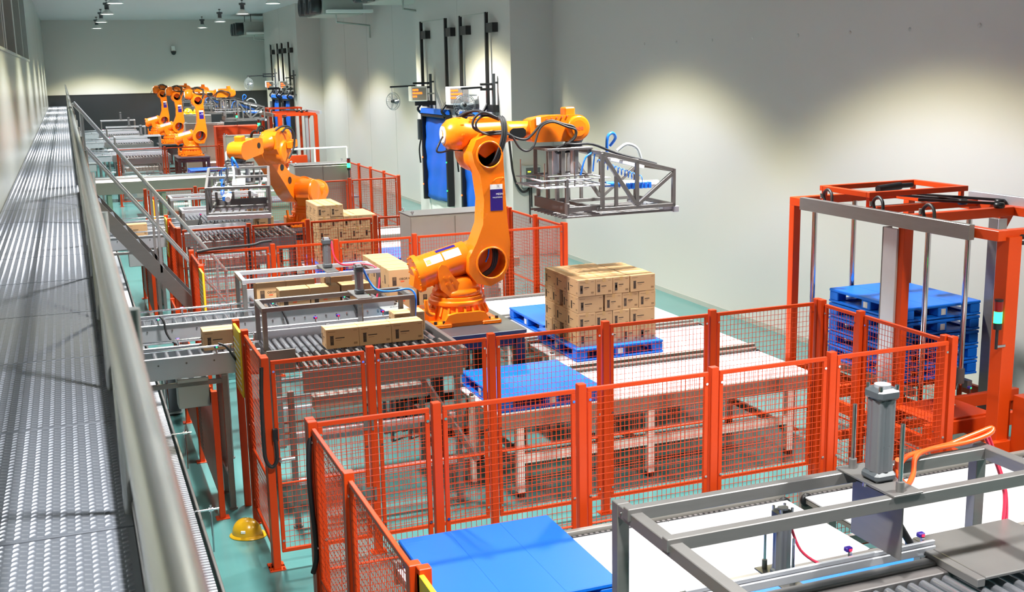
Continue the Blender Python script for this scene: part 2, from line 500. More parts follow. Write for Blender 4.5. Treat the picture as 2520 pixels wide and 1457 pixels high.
# ------------------------------------------------------------------ safety fences
FH = 2.04
MESH_CACHE = {}
def fence(name, label, posts, h=FH, z0=.16, gate=None, group='orange wire mesh fences around the robot cells', skip=(), mesh='fence'):
    """posts: list of (x, y) along one straight run"""
    t = thing(name, label, 'fence', (posts[0][0], posts[0][1], 0), group)
    along_x = abs(posts[-1][0] - posts[0][0]) > abs(posts[-1][1] - posts[0][1])
    w = .035
    for i, (x, y) in enumerate(posts):
        p = MB().cbox(x - w, x + w, y - w, y + w, .012, h + .02, .004)
        p.cbox(x - .075, x + .075, y - .06, y + .06, 0, .012, .002)
        for a in (-.055, .055): p.cyl((x + a, y - .045, .012), (x + a, y - .045, .03), .008, n=6)
        p.build('fence_post', 'fence', t)
    for i in range(len(posts) - 1):
        if i in skip: continue
        (xa, ya), (xb, yb) = posts[i], posts[i + 1]
        a, b = ((min(xa, xb), max(xa, xb)) if along_x else (min(ya, yb), max(ya, yb)))
        a += .055; b -= .055
        c = ya if along_x else xa
        def P(s, z, d=0): return (s, c + d, z) if along_x else (c + d, s, z)
        zt = h - .02; f = .036
        fr = MB()
        def bar(s0, s1, za, zb):
            if along_x: fr.cbox(s0, s1, c - .015, c + .015, za, zb, .003)
            else: fr.cbox(c - .015, c + .015, s0, s1, za, zb, .003)
        bar(a, b, zt - f, zt); bar(a, b, z0, z0 + f); bar(a, a + f, z0 + f, zt - f); bar(b - f, b, z0 + f, zt - f)
        bar(a + f, b - f, z0 + (zt - z0) * .36, z0 + (zt - z0) * .36 + .012)
        fo = fr.build('panel_frame', 'fence', t)
        ms = MB(); r = .0025
        n = max(2, round((b - a - 2 * f) / .045)); m = max(2, round((zt - z0 - 2 * f) / .056))
        for k in range(1, n):
            s = a + f + (b - a - 2 * f) * k / n
            ms.cyl(P(s, z0 + f, .004), P(s, zt - f, .004), r, n=4, caps=False, smooth=False)
        for k in range(1, m):
            z = z0 + f + (zt - z0 - 2 * f) * k / m
            ms.cyl(P(a + f, z, -.002), P(b - f, z, -.002), r, n=4, caps=False, smooth=False)
        ms.build('wire_mesh', mesh, fo, kind='stuff')
        sc = MB()
        for s in (a + .018, b - .018):
            for z in (zt - .1, z0 + .12, (z0 + zt) / 2): sc.cyl(P(s, z, -.016), P(s, z, -.024), .012, n=8); sc.cyl(P(s, z, .016), P(s, z, .024), .012, n=8)
        sc.build('bolts', 'chrome', fo)
    return t

fence('safety_fence', 'orange wire mesh fence nearest the camera, across the middle of the picture', [(1.49, 8.18), (2.474, 8.18), (3.714, 8.18), (4.956, 8.18), (6.166, 8.18), (7.52, 8.18)], skip=())
FB = fence('safety_fence', 'orange wire mesh fence with a gate across the front of the main robot cell', [(1.475, 10.19), (2.457, 10.19), (3.667, 10.19), (4.901, 10.19), (6.147, 10.19), (7.47, 10.19)])
gh = MB()
for z in (1.25, .55):
    gh.cbox(2.43, 2.455, 10.14, 10.15, z, z + .13, .001).cbox(2.36, 2.43, 10.165, 10.172, z, z + .13, .001)
gh.build('hinge', 'steel', FB)
MB().cyl((1.56, 10.13, 1.08), (1.69, 10.12, 1.09), .014).cyl((1.56, 10.17, 1.08), (1.56, 10.12, 1.08), .016).build('latch', 'chrome', FB)
fence('safety_fence', 'short orange mesh fence beside the near pallet, bottom left of centre', [(1.49, 8.1), (1.49, 6.93), (1.49, 5.42)], skip=())
fence('safety_fence', 'orange mesh fence closing the right end of the near aisle by the pallet magazine', [(7.5, 8.26), (7.48, 9.47), (7.47, 10.11)])
fence('safety_fence', 'short orange mesh fence above the yellow helmet, left of the gate', [(1.475, 10.27), (1.475, 11.42)])
FC = fence('safety_fence', 'orange wire mesh fence along the back of the main robot cell', [(1.53, 17.15), (2.716, 17.15), (3.68, 17.15), (4.932, 17.15), (5.98, 17.15), (7.52, 17.15)])
fence('safety_fence', 'short orange mesh fence at the back left corner of the main cell', [(1.52, 17.07), (1.52, 15.75)])
fence('safety_fence', 'orange mesh fence closing the right end of the middle aisle near the wall', [(7.52, 17.23), (7.5, 18.4), (7.48, 19.6)])
FD = fence('safety_fence', 'orange wire mesh fence across the front of the second robot cell', [(1.58, 19.75), (2.744, 19.75), (3.756, 19.75), (4.965, 19.75), (6.2, 19.75), (7.47, 19.75)])
fence('safety_fence', 'short orange mesh fence at the near left corner of the second cell', [(1.55, 19.83), (1.55, 21.2)])
fence('safety_fence', 'orange wire mesh fence along the back of the second robot cell', [(1.5, 27.0), (2.6, 27.0), (3.7, 27.0), (4.89, 27.0), (6.2, 27.0), (7.42, 27.0)])
fence('safety_fence', 'orange mesh fence with four panels beside the right wall behind the second cell', [(7.45, 27.1), (7.45, 28.5), (7.45, 29.9), (7.45, 31.2), (7.45, 32.4)])
fence('safety_fence', 'far red orange mesh fence across the front of the third robot cell', [(1.55, 42.6), (3.15, 42.6), (5.05, 42.6), (6.2, 42.6), (7.45, 42.6)])

# yellow edged guard flaps at the box openings
def flap(label, x, y0, y1, z0=1.34, z1=2.03):
    t = thing('guard_flap', label, 'guard flap', (x, y0, z0), 'yellow guard flaps at the box openings')
    MB().cbox(x - .05, x - .022, y0, y1, z0, z1).build('flap_panel', 'yellow', t)
    for k in range(9):
        z = z0 + .06 + k * .06
        MB().cbox(x - .054, x - .05, y0 + .04, y1 - .05, z, z + .02, .001).build('slot_rib', 'white', t)
    MB().cbox(x - .05, x + .02, y1 - .05, y1 + .015, 0, z1 + .03).build('hinge_post', 'fence', t)
    return t
flap('yellow ribbed guard flap on an orange post beside the near box lane', 1.475, 11.46, 11.96)
flap('yellow ribbed guard flap at the far left opening of the main cell', 1.52, 15.2, 15.66)
flap('yellow ribbed guard flap at the left opening of the second cell', 1.55, 21.25, 21.75)
flap('yellow guard flap at the far left opening of the second cell', 1.55, 24.6, 25.1)
MB_y = flap('yellow guard flap at the end of the near left fence, cut by the picture edge', 1.54, 4.9, 5.37)

# perforated orange guard sheets under the box lanes
def guard_sheet(label, x, ys, h=1.39):
    t = thing('guard_sheet', label, 'guard', (x, ys[0], 0), 'orange perforated guards below the box lanes')
    for y in ys:
        MB().cbox(x - .03, x + .03, y - .03, y + .03, .01, h).cbox(x - .07, x + .07, y - .06, y + .06, 0, .01, .002).build('guard_post', 'fence', t)
    for a, b in zip(ys, ys[1:]):
        MB().cbox(x - .012, x - .006, a + .04, b - .04, .22, h - .05, .001).build('sheet', 'fence', t)
        MB().cbox(x - .02, x + .0, a + .03, b - .03, h - .05, h - .02, .003).build('sheet_rim', 'fence', t)
        ho = MB()
        for k in range(22):
            z = .3 + k * .045
            for q in range(7):
                y = b - .12 - q * .05
                ho.cyl((x - .0125, y, z), (x - .0145, y, z), .012, n=6)
        ho.build('perforation', 'black', t, kind='stuff')
    return t
guard_sheet('orange perforated guard sheet under the near box lane, behind the helmet', 1.16, (11.69, 13.6, 15.3))
guard_sheet('orange perforated guard sheet beside the foot of the stair', 1.2, (16.2, 17.0))
guard_sheet('orange perforated guard sheet under the second cell box lane', 1.2, (21.2, 23.1, 24.6))

# ------------------------------------------------------------------ slat chain conveyor on the floor along the catwalk
cc = thing('chain_conveyor', 'low chrome slat chain conveyor running along beneath the catwalk', 'conveyor', (.6, 8, 0))
zc = .70
for x in (.43, .79):
    MB().cbox(x - .012, x + .012, 5.0, 34, zc - .16, zc + .05, .004).build('side_rail', 'steel', cc)
MB().cyl((.672, 5, zc + .03), (.672, 34, zc + .03), .007, n=8).build('guide_rail', 'steel_dark', cc)
sl = MB()
for k in range(540):
    y = 5.05 + k * .0535
    sl.cbox(.47, .66, y, y + .034, zc + .012, zc + .03, .003); sl.cbox(.685, .755, y, y + .03, zc + .012, zc + .03, .003)
    sl.cyl((.66, y + .017, zc + .02), (.69, y + .017, zc + .02), .006, n=5)
sl.build('chain_slats', 'slat', cc, kind='stuff')
MB().box(.45, .77, 5, 34, zc - .05, zc - .03).build('slat_bed', 'rubber', cc)
for y in (6.0, 9.0, 12.0, 15.0, 18.0, 21.0, 24.0, 27.0, 30.0, 33.0):
    lg = MB().cbox(.41, .45, y - .02, y + .02, 0, zc - .16).cbox(.77, .81, y - .02, y + .02, 0, zc - .16).cbox(.45, .77, y - .015, y + .015, .2, .23)
    lg.build('leg', 'steel', cc)
for y in (7.6, 9.85, 12.2, 14.6):
    MB().cyl((.74, y, zc + .12), (.95, y, zc + .12), .009).cyl((.88, y, zc + .16), (.88, y, zc - .28), .009).cyl((.86, y, zc + .12), (.90, y, zc + .12), .018).build('guide_clamp', 'chrome', cc)

# ------------------------------------------------------------------ pallets
PH = .165
def make_pallet(x0, x1, y0, y1, zt):
    z0 = zt - PH; cx, cy = (x0 + x1) / 2, (y0 + y1) / 2
    t = thing('plastic_pallet', '', 'pallet', (cx, cy, z0), 'blue plastic pallets')
    MB().cbox(x0, x1, y0, y1, zt - .035, zt, .008).build('top_deck', 'blue', t)
    wb = .16
    bl = None
    for i, x in enumerate((x0, cx - wb / 2, x1 - wb)):
        for j, y in enumerate((y0, cy - wb / 2, y1 - wb)):
            MB().cbox(x + .004, x + wb - .004, y + .004, y + wb - .004, z0 + .025, zt - .035, .01).build('block', 'blue', t)
    for x in (x0, cx - .06, x1 - .12):
        MB().cbox(x, x + .12, y0, y1, z0, z0 + .025, .004).build('bottom_runner', 'blue', t)
    for y in (y0, y1 - .12):
        MB().cbox(x0 + .12, x1 - .12, y, y + .12, z0 + .001, z0 + .024, .004).build('bottom_runner', 'blue', t)
    gr = MB()
    for x in (x0 + (x1 - x0) * .33, x0 + (x1 - x0) * .67): gr.cbox(x - .006, x + .006, y0 + .02, y1 - .02, zt - .001, zt + .0015, .0005)
    gr.build('deck_seam', 'blue', t)
    MB().box(cx - .035, cx + .035, y0 - .001, y0 + .005, z0 + .045, z0 + .115).build('barcode_label', 'barcode', t)
    MB().box(x0 - .001, x0 + .005, cy - .035, cy + .035, z0 + .045, z0 + .115).build('barcode_label', 'barcode', t)
    return t
def put_pallet(proto, x0, y0, zt, label):
    o = copy_tree(proto, (x0 - 4.07, y0 - 11.07, zt - 1.1), label)
    return o
PALB = make_pallet(4.07, 5.30, 11.07, 12.38, 1.1)
PALB['label'] = 'empty blue plastic pallet behind the mesh fence in front of the main robot'
put_pallet(PALB, 5.72, 12.72, 1.1, 'blue plastic pallet under the tall stack of cartons')
put_pallet(PALB, 5.88, 14.2, 1.1, 'empty blue plastic pallet right behind the main robot base')
put_pallet(PALB, 2.06, 6.6, 1.1, 'large bright blue pallet in the bottom foreground')
put_pallet(PALB, 4.05, 20.57, 1.1, 'blue pallet under the carton stack of the second cell')
put_pallet(PALB, 5.4, 20.7, 1.1, 'light blue pallet behind the fence beside the grey cabinet')
put_pallet(PALB, 3.0, 17.6, .5, 'blue pallet low behind the back fence of the main cell')
put_pallet(PALB, 4.07, 43.3, 1.1, 'small far blue pallet below the third robot')
put_pallet(PALB, 2.1, 39.0, 1.0, 'small far blue pallet left of the third robot')
for k in range(5):
    c = copy_tree(PALB, (8.52 - 4.07, 10.15 - 11.07, 1.85 - 1.1 - k * (PH + .012)), ('topmost', 'second', 'third', 'fourth', 'lowest')[k] + ' blue pallet of the stack inside the orange magazine')
    c['group'] = 'blue pallets stacked in the magazine'
    c.scale = (.88, 1.06, 1)

# ------------------------------------------------------------------ cartons
BL, BW, BH = .355, .238, .213
def make_box(long_x=True, big=False):
    """carton with its base centre at the origin; prints on the -Y and -X faces"""
    lx, ly = (BL, BW) if long_x else (BW, BL)
    h = BH
    if big: lx, ly, h = (.37, .27, .262)
    t = thing('carton', '', 'carton', (0, 0, 0))
    b = MB().cbox(-lx / 2, lx / 2, -ly / 2, ly / 2, 0, h, .004).build('carton_body', 'card', t)
    tp = MB()
    if long_x: tp.box(-lx / 2 - .0006, lx / 2 + .0006, -.022, .022, h - .05, h + .0008)
    else: tp.box(-.022, .022, -ly / 2 - .0006, ly / 2 + .0006, h - .05, h + .0008)
    tp.build('tape', 'tape', t)
    for face, w in (('f', lx), ('l', ly)):
        M = T(0, -ly / 2 - .0008, 0) if face == 'f' else T(-lx / 2 - .0008, 0, 0) @ Rz(-PI / 2)
        pm = MB(); sm = MB()
        def q(m, x0, x1, z0, z1): m.add([(x0, 0, z0), (x1, 0, z0), (x1, 0, z1), (x0, 0, z1)], [(0, 1, 2, 3)], False, M)
        bx = -w / 2 + w * .12
        if big:
            q(pm, bx, bx + .055, .05, .165); q(sm, bx + .01, bx + .045, .12, .158)
        else:
            q(pm, bx, bx + .036, h * .18, h * .62); q(pm, bx - .003, bx + .039, h * .62, h * .66)
            q(sm, bx + .008, bx + .028, h * .34, h * .52)
            q(pm, bx + .055, bx + .055 + w * .28, h * .5, h * .55)
            q(sm, bx + .06, bx + .05 + w * .2, h * .40, h * .425)
            q(sm, -w / 2 + .02, -w / 2 + .1, h * .84, h * .87); q(sm, w / 2 - .06, w / 2 - .02, h * .84, h * .87)
        q(sm, w / 2 - .06, w / 2 - .02, h * .14, h * .25)
        pm.build('printed_pouch', 'ink', t); sm.build('printed_lines', 'ink_soft', t)
        if big and face == 'f':
            text_mesh('OBOR KOPI', .042, M @ T(.06, -.0004, .135) @ FACE_FRONT, 'lettering', 'ink', t, .0003)
            MB().add([(-.03, -.0006, .095), (.02, -.0006, .095), (.02, -.0006, .112), (-.03, -.0006, .112)], [(0, 1, 2, 3)], False, M).build('red_flash', 'ink_red', t)
    return t
BOXL = make_box(True); BOXW = make_box(False); BOXG = make_box(True, True)
used = set()
def put_box(proto, x, y, z, label, group, rz=0):
    if proto.name not in used:
        used.add(proto.name); o = proto; o.location = (x, y, z); o['label'] = label
        if group: o['group'] = group
        PROTO_AT[proto.name] = (x, y, z)
        if rz: o.rotation_euler = (0, 0, rz)
        return o
    p = proto.location
    c = copy_tree(proto, (x - p[0], y - p[1], z - p[2]), label, group)
    c.rotation_euler = (0, 0, rz)
    return c
PROTO_AT = {}
lay_w = {0: 'bottom', 1: 'second lowest', 2: 'middle', 3: 'second highest', 4: 'top'}
def stack(x0, y0, z0, layers, nm, where, part_top=None):
    g = .004
    for k in range(layers):
        z = z0 + k * (BH + .003)
        lw = 'top' if k == layers - 1 else (lay_w.get(k, 'upper') if k < 3 else 'second highest')
        A = (layers - 1 - k) % 2 == 0
        xl = x0 if A else x0 + BL + .02
        for c in range(3):
            for r in range(3):
                j = random.uniform(-.006, .006)
                put_box(BOXW, xl + BW / 2 + c * (BW + g), y0 + BL / 2 + r * (BL + g) + j, z,
                        'end on carton, %s layer of %s, %s row, %s' % (lw, nm, ('front', 'middle', 'back')[r], ('left', 'centre', 'right')[c]), 'cartons of ' + nm, random.uniform(-.012, .012))
        xr = x0 + 3 * (BW + g) + BL / 2 + .01 if A else x0 + BL / 2
        ys = [y0 + BW / 2 + r * (BW + g) for r in range(4)] if A else [y0 + BW / 2, y0 + BW / 2 + BW + g, y0 + 1.07 - 1.5 * BW, y0 + 1.075 - BW / 2]
        for r in range(4):
            put_box(BOXL, xr + random.uniform(-.005, .005), ys[r], z,
                    'lengthwise carton, %s layer of %s, %s on the %s' % (lw, nm, ('front', 'second', 'third', 'back')[r], 'right' if A else 'left'), 'cartons of ' + nm, random.uniform(-.012, .012))
stack(5.79, 12.82, 1.1, 4, 'tall stack by main robot', '')
stack(4.12, 20.66, 1.1, 4, 'second cell stack', '')
zt2 = 1.1 + 4 * (BH + .003)
for c in range(2):
    for r in range(3):
        put_box(BOXW, 4.24 + c * (BW + .006), 20.84 + r * (BL + .004), zt2, 'loose top carton of second cell stack, %s row %s' % (('front', 'middle', 'back')[r], ('left', 'right')[c]), 'cartons on the second cell stack')

# ------------------------------------------------------------------ palletising robots
def make_robot(loc, j1, j2, j3, label, sticker=True, hoses=True):
    """loc: base centre; j1 turns about Z, j2 leans the lower arm forward, j3 pitches the upper arm (up positive)"""
    t = thing('palletising_robot', label, 'robot', loc, 'orange palletising robots')
    B = T(*loc)
    M1 = B @ Rz(j1)
    # base casting
    b = MB()
    b.prism([(-.42, -.2), (-.36, -.36), (.3, -.38), (.42, -.3), (.42, .3), (.3, .38), (-.36, .36), (-.42, .2)], 0, .055, M=B, plane='xy')
    for sx, sy in ((-1, -1), (1, -1), (1, 1), (-1, 1)):
        b.cbox(sx * .32 - .12, sx * .32 + .12, sy * .33 - .07, sy * .33 + .07, 0, .05, .012, B)
    n = 24
    def ringpts(rx, ry, z, sq=.5):
        o = []
        for i in range(n):
            a = 2 * PI * i / n; c, s_ = math.cos(a), math.sin(a)
            p = 1 / (abs(c) ** (2 / sq) + abs(s_) ** (2 / sq)) ** (sq / 2)
            o.append((rx * c * p, ry * s_ * p, z))
        return o
    rows = [ringpts(.35, .33, .05, .6), ringpts(.345, .33, .12, .7), ringpts(.335, .33, .2, .9), ringpts(.33, .33, .3, 1), ringpts(.33, .33, .34, 1), ringpts(.3, .3, .34, 1)]
    v = [p for r in rows for p in r]
    f = [(k * n + i, k * n + (i + 1) % n, (k + 1) * n + (i + 1) % n, (k + 1) * n + i) for k in range(len(rows) - 1) for i in range(n)]
    b.add(v, f, True, B)
    for i in range(11):                                   # casting ribs round the foot
        a = -PI * .95 + i * PI * .9 / 10
        c, s_ = math.cos(a), math.sin(a)
        b.add([(c * .33, s_ * .32, .05), (c * .33 + s_ * .03, s_ * .32 - c * .03, .05), (c * .335 + s_ * .03, s_ * .335 - c * .03, .26), (c * .335, s_ * .335, .26), (c * .40, s_ * .385, .12), (c * .40 + s_ * .03, s_ * .385 - c * .03, .12)],
              [(0, 3, 4), (1, 5, 2), (4, 3, 2, 5)], False, B)
    b.prism([(-.3, .05), (-.24, .15), (-.14, .17), (.16, .17), (.24, .15), (.3, .05)], -.385, -.32, M=B)
    b.prism([(-.28, .05), (-.2, .15), (.2, .15), (.28, .05)], .32, .385, M=B)
    b.lathe([(.3, .235), (.36, .24), (.36, .29), (.33, .3)], (0, 0, 0), 'z', 28, B)
    b.cbox(-.5, -.32, -.16, .16, .02, .2, .02, B)         # connector block at the back
    b.tube([(-.4, -.3, .16), (-.48, -.32, .2), (-.5, -.32, .32), (-.5, -.32, .36)], .028, 8, 3, B)   # lifting lug
    b.build('base_casting', 'robot', t, bevel=.008)
    for sx, sy in ((-.4, -.36), (-.29, -.36), (.29, -.36), (.4, -.33)):
        MB().cyl((sx, sy, .05), (sx, sy, .085), .022, n=6, M=B).build('anchor_bolt', 'black', t)
    # turning column
    c = MB().lathe([(.29, .33), (.31, .36), (.31, .4), (.27, .43), (.265, .52), (.22, .58), (0, .58)], (0, 0, 0), 'z', 28, M1)
    br = [(-.34, .84), (-.28, .86), (-.22, .82), (-.06, .64), (.06, .5), (.3, .44), (.46, .5), (.5, .66), (.33, .95), (.2, .8), (-.02, .42), (-.16, .38), (-.3, .56)]
    c.prism([(-.31, .72), (-.27, .765), (-.21, .75), (-.13, .62), (.02, .44), (.1, .36), (.0, .33), (-.18, .36), (-.27, .44), (-.31, .6)], -.26, -.17, M=M1)
    c.prism([(-.31, .72), (-.27, .765), (-.21, .75), (-.13, .62), (.02, .44), (.1, .36), (.0, .33), (-.18, .36), (-.27, .44), (-.31, .6)], .17, .26, M=M1)
    c.prism([(-.02, .42), (.5, .44), (.58, .62), (.52, .86), (.36, .98), (.16, .9), (.02, .66)], .02, .3, M=M1)
    c.lathe([(0, -.1), (.2, -.1), (.24, -.06), (.24, .3), (.2, .34), (0, .34)], (.33, 0, .73), 'y', 24, M1)
    c.build('turning_column', 'robot', t, bevel=.012)
    bo = MB()
    for x, z in ((-.24, .6), (-.17, .6), (-.21, .52), (-.13, .52)): bo.cyl((x, -.27, z), (x, -.255, z), .016, n=8, M=M1)
    bo.build('bracket_bolts', 'robot', t)
    # balancing cylinder
    p0 = Vector((-.52, -.04, .64)); p1 = Vector((.12, -.04, .80)); d = (p1 - p0).normalized()
    cy = MB().cyl(p0, p1, .205, n=32, M=M1).cyl(p0 + d * .03, p0 - d * .03, .235, n=32, M=M1).cyl(p1 - d * .03, p1 + d * .04, .2, .14, n=32, M=M1)
    cy.cyl(p0 - d * .03, p0 - d * .06, .1, n=20, M=M1)
    cy.prism([(-.6, .5), (-.52, .44), (-.44, .5), (-.5, .62), (-.58, .62)], -.14, .06, M=M1)
    cy.build('balancing_cylinder', 'robot', t)
    for i in range(12):
        a = 2 * PI * i / 12
        e = d.cross(Vector((0, 1, 0))).normalized()
        q = p0 + (Vector((0, 1, 0)) * math.cos(a) + e * math.sin(a)) * .213
        MB().cyl(q - d * .03, q - d * .045, .011, n=6, M=M1).build('flange_bolt', 'robot', t)
    def patch(s0, s1, a0, a1, m, nm):
        """label wrapped on the cylinder"""
        e = d.cross(Vector((0, 1, 0))).normalized()
        if e.z < 0: e = -e
        vv = []; K = 6
        for k in range(K + 1):
            a = a0 + (a1 - a0) * k / K
            o_ = (Vector((0, -1, 0)) * math.cos(a) + e * math.sin(a)) * .2065
            vv += [p0 + d * s0 + o_, p0 + d * s1 + o_]
        return MB().add(vv, [(2 * k, 2 * k + 1, 2 * k + 3, 2 * k + 2) for k in range(K)], True, M1).build(nm, m, t)
    patch(.1, .32, .45, 1.0, 'white', 'warning_label'); patch(.34, .56, .45, 1.0, 'white', 'warning_label')
    patch(.11, .17, .5, .85, 'yellow', 'warning_sign')
    if sticker: patch(.28, .54, 1.15, 1.45, 'purple', 'purple_sticker')
    # lower arm
    A2 = M1 @ T(.33, 0, .73) @ Matrix.Rotation(j2, 4, 'Y')
    out = [(-.08, .5), (-.06, .8), (-.1, 1.1), (-.17, 1.24), (-.2, 1.38), (-.14, 1.52), (0, 1.57), (.14, 1.52), (.2, 1.4), (.2, 1.25), (.22, .8), (.24, .5), (.27, .25), (.25, -.02), (.16, -.2), (0, -.27), (-.18, -.22), (-.28, -.08), (-.27, .1), (-.17, .28)]
    la = MB().prism(out, -.34, -.02, holes=[circle(.02, .02, .185, 28), circle(.02, 1.34, .15, 28)], depth=.22, M=A2)
    la.build('lower_arm', 'robot', t, bevel=.028)
    rm = MB()
    for (cx, cz, r) in ((.02, .02, .185), (.02, 1.34, .15)):
        rm.tube([(x, -.342, z) for x, z in circle(cx, cz, r + .008, 24)], .012, 6, 1, A2, True)
    rm.build('recess_rim', 'robot', t)
    MB().prism([(-.1, -.18), (.1, -.2), (.24, .05), (.12, .2), (-.2, .16)], -.02, .12, M=A2).build('arm_hub', 'robot', t, bevel=.02)
    for cx, cz in ((.06, .45), (.03, .85)):
        MB().cyl((cx, -.025, cz), (cx, -.012, cz), .07, n=20, M=A2).build('arm_plug', 'black', t)
    # handle
    MB().tube([(.07, -.335, 1.02), (.07, -.37, 1.03), (.09, -.37, 1.05), (.17, -.37, 1.06), (.185, -.37, 1.05), (.185, -.335, 1.04)], .008, 6, 2, A2).build('lift_handle', 'robot', t)
    # elbow and upper arm
    A3 = A2 @ T(.02, 0, 1.34) @ Matrix.Rotation(-j2 - j3, 4, 'Y')
    u = MB().lathe([(0, -.12), (.2, -.12), (.24, -.08), (.24, .26), (.2, .3), (0, .3)], (0, 0, 0), 'y', 28, A3)
    u.prism([(-.22, .02), (-.26, .2), (-.14, .4), (.22, .42), (.3, .36), (.3, .1), (.16, -.14), (-.06, -.2)], -.06, .26, M=A3)
    u.lathe([(0, -.44), (.13, -.44), (.185, -.38), (.205, -.3), (.205, -.2), (.18, -.14), (.175, .3), (.15, .34), (.125, .4), (.115, .66), (.125, .7)], (0, .06, .24), 'x', 28, A3)
    u.cbox(-.1, .2, -.04, .16, .4, .44, .02, A3)
    u.prism([(-.2, .1), (-.05, .24), (.12, .28), (.24, .2), (.24, .1), (.0, -.05)], -.2, -.06, M=A3)
    u.build('upper_arm', 'robot', t, bevel=.01)
    MB().lathe([(.105, -.44), (.11, -.455), (.075, -.462), (.055, -.44)], (0, .06, .24), 'x', 24, A3).build('rear_seal_ring', 'white', t)
    for i in range(10):
        a = 2 * PI * i / 10
        MB().cbox(-.27, -.23, .06 + .2 * math.cos(a) - .012, .06 + .2 * math.cos(a) + .012, .24 + .2 * math.sin(a) - .012, .24 + .2 * math.sin(a) + .012, .003, A3).build('rear_cover_lug', 'robot', t)
    wr_ = [(.66, .12), (.7, .09)] + [(1.29 + .165 * math.cos(a), .24 + .165 * math.sin(a)) for a in [(-90 + 15 * i) * PI / 180 for i in range(13)]] + [(.9, .41), (.72, .385), (.66, .36)]
    w = MB().prism(wr_, -.075, .19, M=A3)
    w.lathe([(0, .0), (.15, .0), (.155, .03), (.155, .06)], (1.29, -.13, .24), 'y', 28, A3)
    w.build('wrist_housing', 'robot', t, bevel=.02)
    dk = MB()
    for i in range(15):
        a = (-80 + i * 13) * PI / 180
        dk.cyl((1.29 + .147 * math.cos(a), -.077, .24 + .147 * math.sin(a)), (1.29 + .147 * math.cos(a), -.088, .24 + .147 * math.sin(a)), .011, n=6, M=A3)
    for i in range(5): dk.cyl((1.15 - i * .07, -.077, .395 - i * .006), (1.15 - i * .07, -.088, .395 - i * .006), .011, n=6, M=A3)
    dk.build('wrist_screws', 'ink_red', t)
    MB().cbox(1.14, 1.28, -.04, .12, .39, .5, .015, A3).build('wrist_motor', 'robot', t)
    MB().cyl((1.28, -.131, .24), (1.28, -.138, .24), .1, n=28, M=A3).build('wrist_cap', 'robot', t)
    text_mesh('ABB', .062, A3 @ T(1.29, -.139, .235) @ FACE_FRONT, 'lettering', 'ink_red', t, .001)
    MB().prism(circle(.5, .2, .001, 4) and [(.36, .17), (.4, .15), (.56, .16), (.59, .19), (.59, .25), (.56, .28), (.42, .28), (.36, .24)], -.075, -.05, M=A3).build('side_cover', 'black', t)
    MB().cbox(.73, .79, -.085, -.075, .3, .4, .003, A3).build('hose_clamp', 'white', t)
    MB().cyl((.82, .185, .26), (.82, .197, .26), .055, n=18, M=A3).build('arm_plug', 'black', t)
    MB().cbox(-.3, -.02, .24, .4, .05, .2, .02, A3).build('elbow_motor', 'robot', t)
    # flange always points straight down
    fl = A3 @ Vector((1.29, .05, .24))
    F = T(fl.x, fl.y, fl.z)
    MB().cyl((0, 0, -.14), (0, 0, -.2), .13, .1, n=24, M=F).cyl((0, 0, -.2), (0, 0, -.235), .11, n=24, M=F).build('tool_flange', 'pedestal', t)
    if sticker:
        x0, x1, z0, z1 = .02, .18, .66, .98
        yy = -.3425
        MB().box(x0, x1, yy, yy + .002, z0, z1 - .06, A2).build('purple_poster', 'purple', t)
        MB().box(x0, x1, yy, yy + .002, z1 - .06, z1, A2).build('poster_header', 'white', t)
        text_mesh('MESIN', .034, A2 @ T(.14, yy - .001, .86) @ FACE_FRONT, 'lettering', 'white', t, .0005)
        text_mesh('PALLETIZING', .021, A2 @ T(.112, yy - .001, .82) @ FACE_FRONT, 'lettering', 'white', t, .0005)
    if hoses:
        def hose(pts, r, Mx, nm='hose', m='rubber'): MB().tube(pts, r, 8, 5, Mx).build(nm, m, t)
        y = -.16
        hose([(.18, -.2, .42), (.0, -.22, .5), (-.12, -.2, .44), (-.14, -.2, .33), (-.02, -.2, .26), (.16, -.2, .26), (.28, -.16, .25), (.42, -.13, .17), (.56, -.13, .14), (.66, -.12, .2), (.78, -.11, .31), (.92, -.11, .35), (1.08, -.13, .3), (1.2, -.16, .26), (1.22, -.16, .16), (1.12, -.14, .06), (.98, -.1, .0), (1.02, -.06, -.06), (1.2, -.02, -.05)], .016, A3)
        hose([(.2, -.18, .4), (.02, -.2, .46), (-.1, -.22, .4), (-.1, -.22, .31), (.02, -.22, .235), (.2, -.2, .235), (.36, -.15, .2), (.46, -.16, .05), (.56, -.16, .0), (.66, -.15, .06), (.76, -.13, .27), (.92, -.13, .335), (1.1, -.15, .27), (1.22, -.18, .22), (1.2, -.18, .12), (1.08, -.16, .04)], .014, A3)
        for k, dx in enumerate((-.025, 0, .025)):
            hose([(.2 + dx, -.22, .44), (.22 + dx, -.28, .38), (.2 + dx, -.33, .2), (.1 + dx, -.33, -.05), (.03 + dx, -.26, -.16)], .015, A3)
            hose([(.1 + dx, -.2, .2), (.1 + dx, -.26, .1), (.06 + dx, -.26, -.05), (-.06 + dx, -.28, -.12 - .01 * k), (-.14 + dx, -.28, -.16)], .014, A2)
        hose([(.03, -.22, .2), (.01, -.24, .1), (-.03, -.25, .02)], .01, A2, 'blue_hose', 'hose_blue')
        MB().cbox(-.2, -.12, -.3, -.2, -.2, -.12, .01, A2).build('hose_bracket', 'robot', t)
        hose([(.1, .3, .4), (.0, .36, .46), (-.12, .42, .36), (-.1, .42, .1), (.05, .36, -.12)], .02, A3)
        hose([(.2, .22, .44), (.1, .3, .5), (-.04, .36, .48), (-.16, .36, .42)], .02, A3)
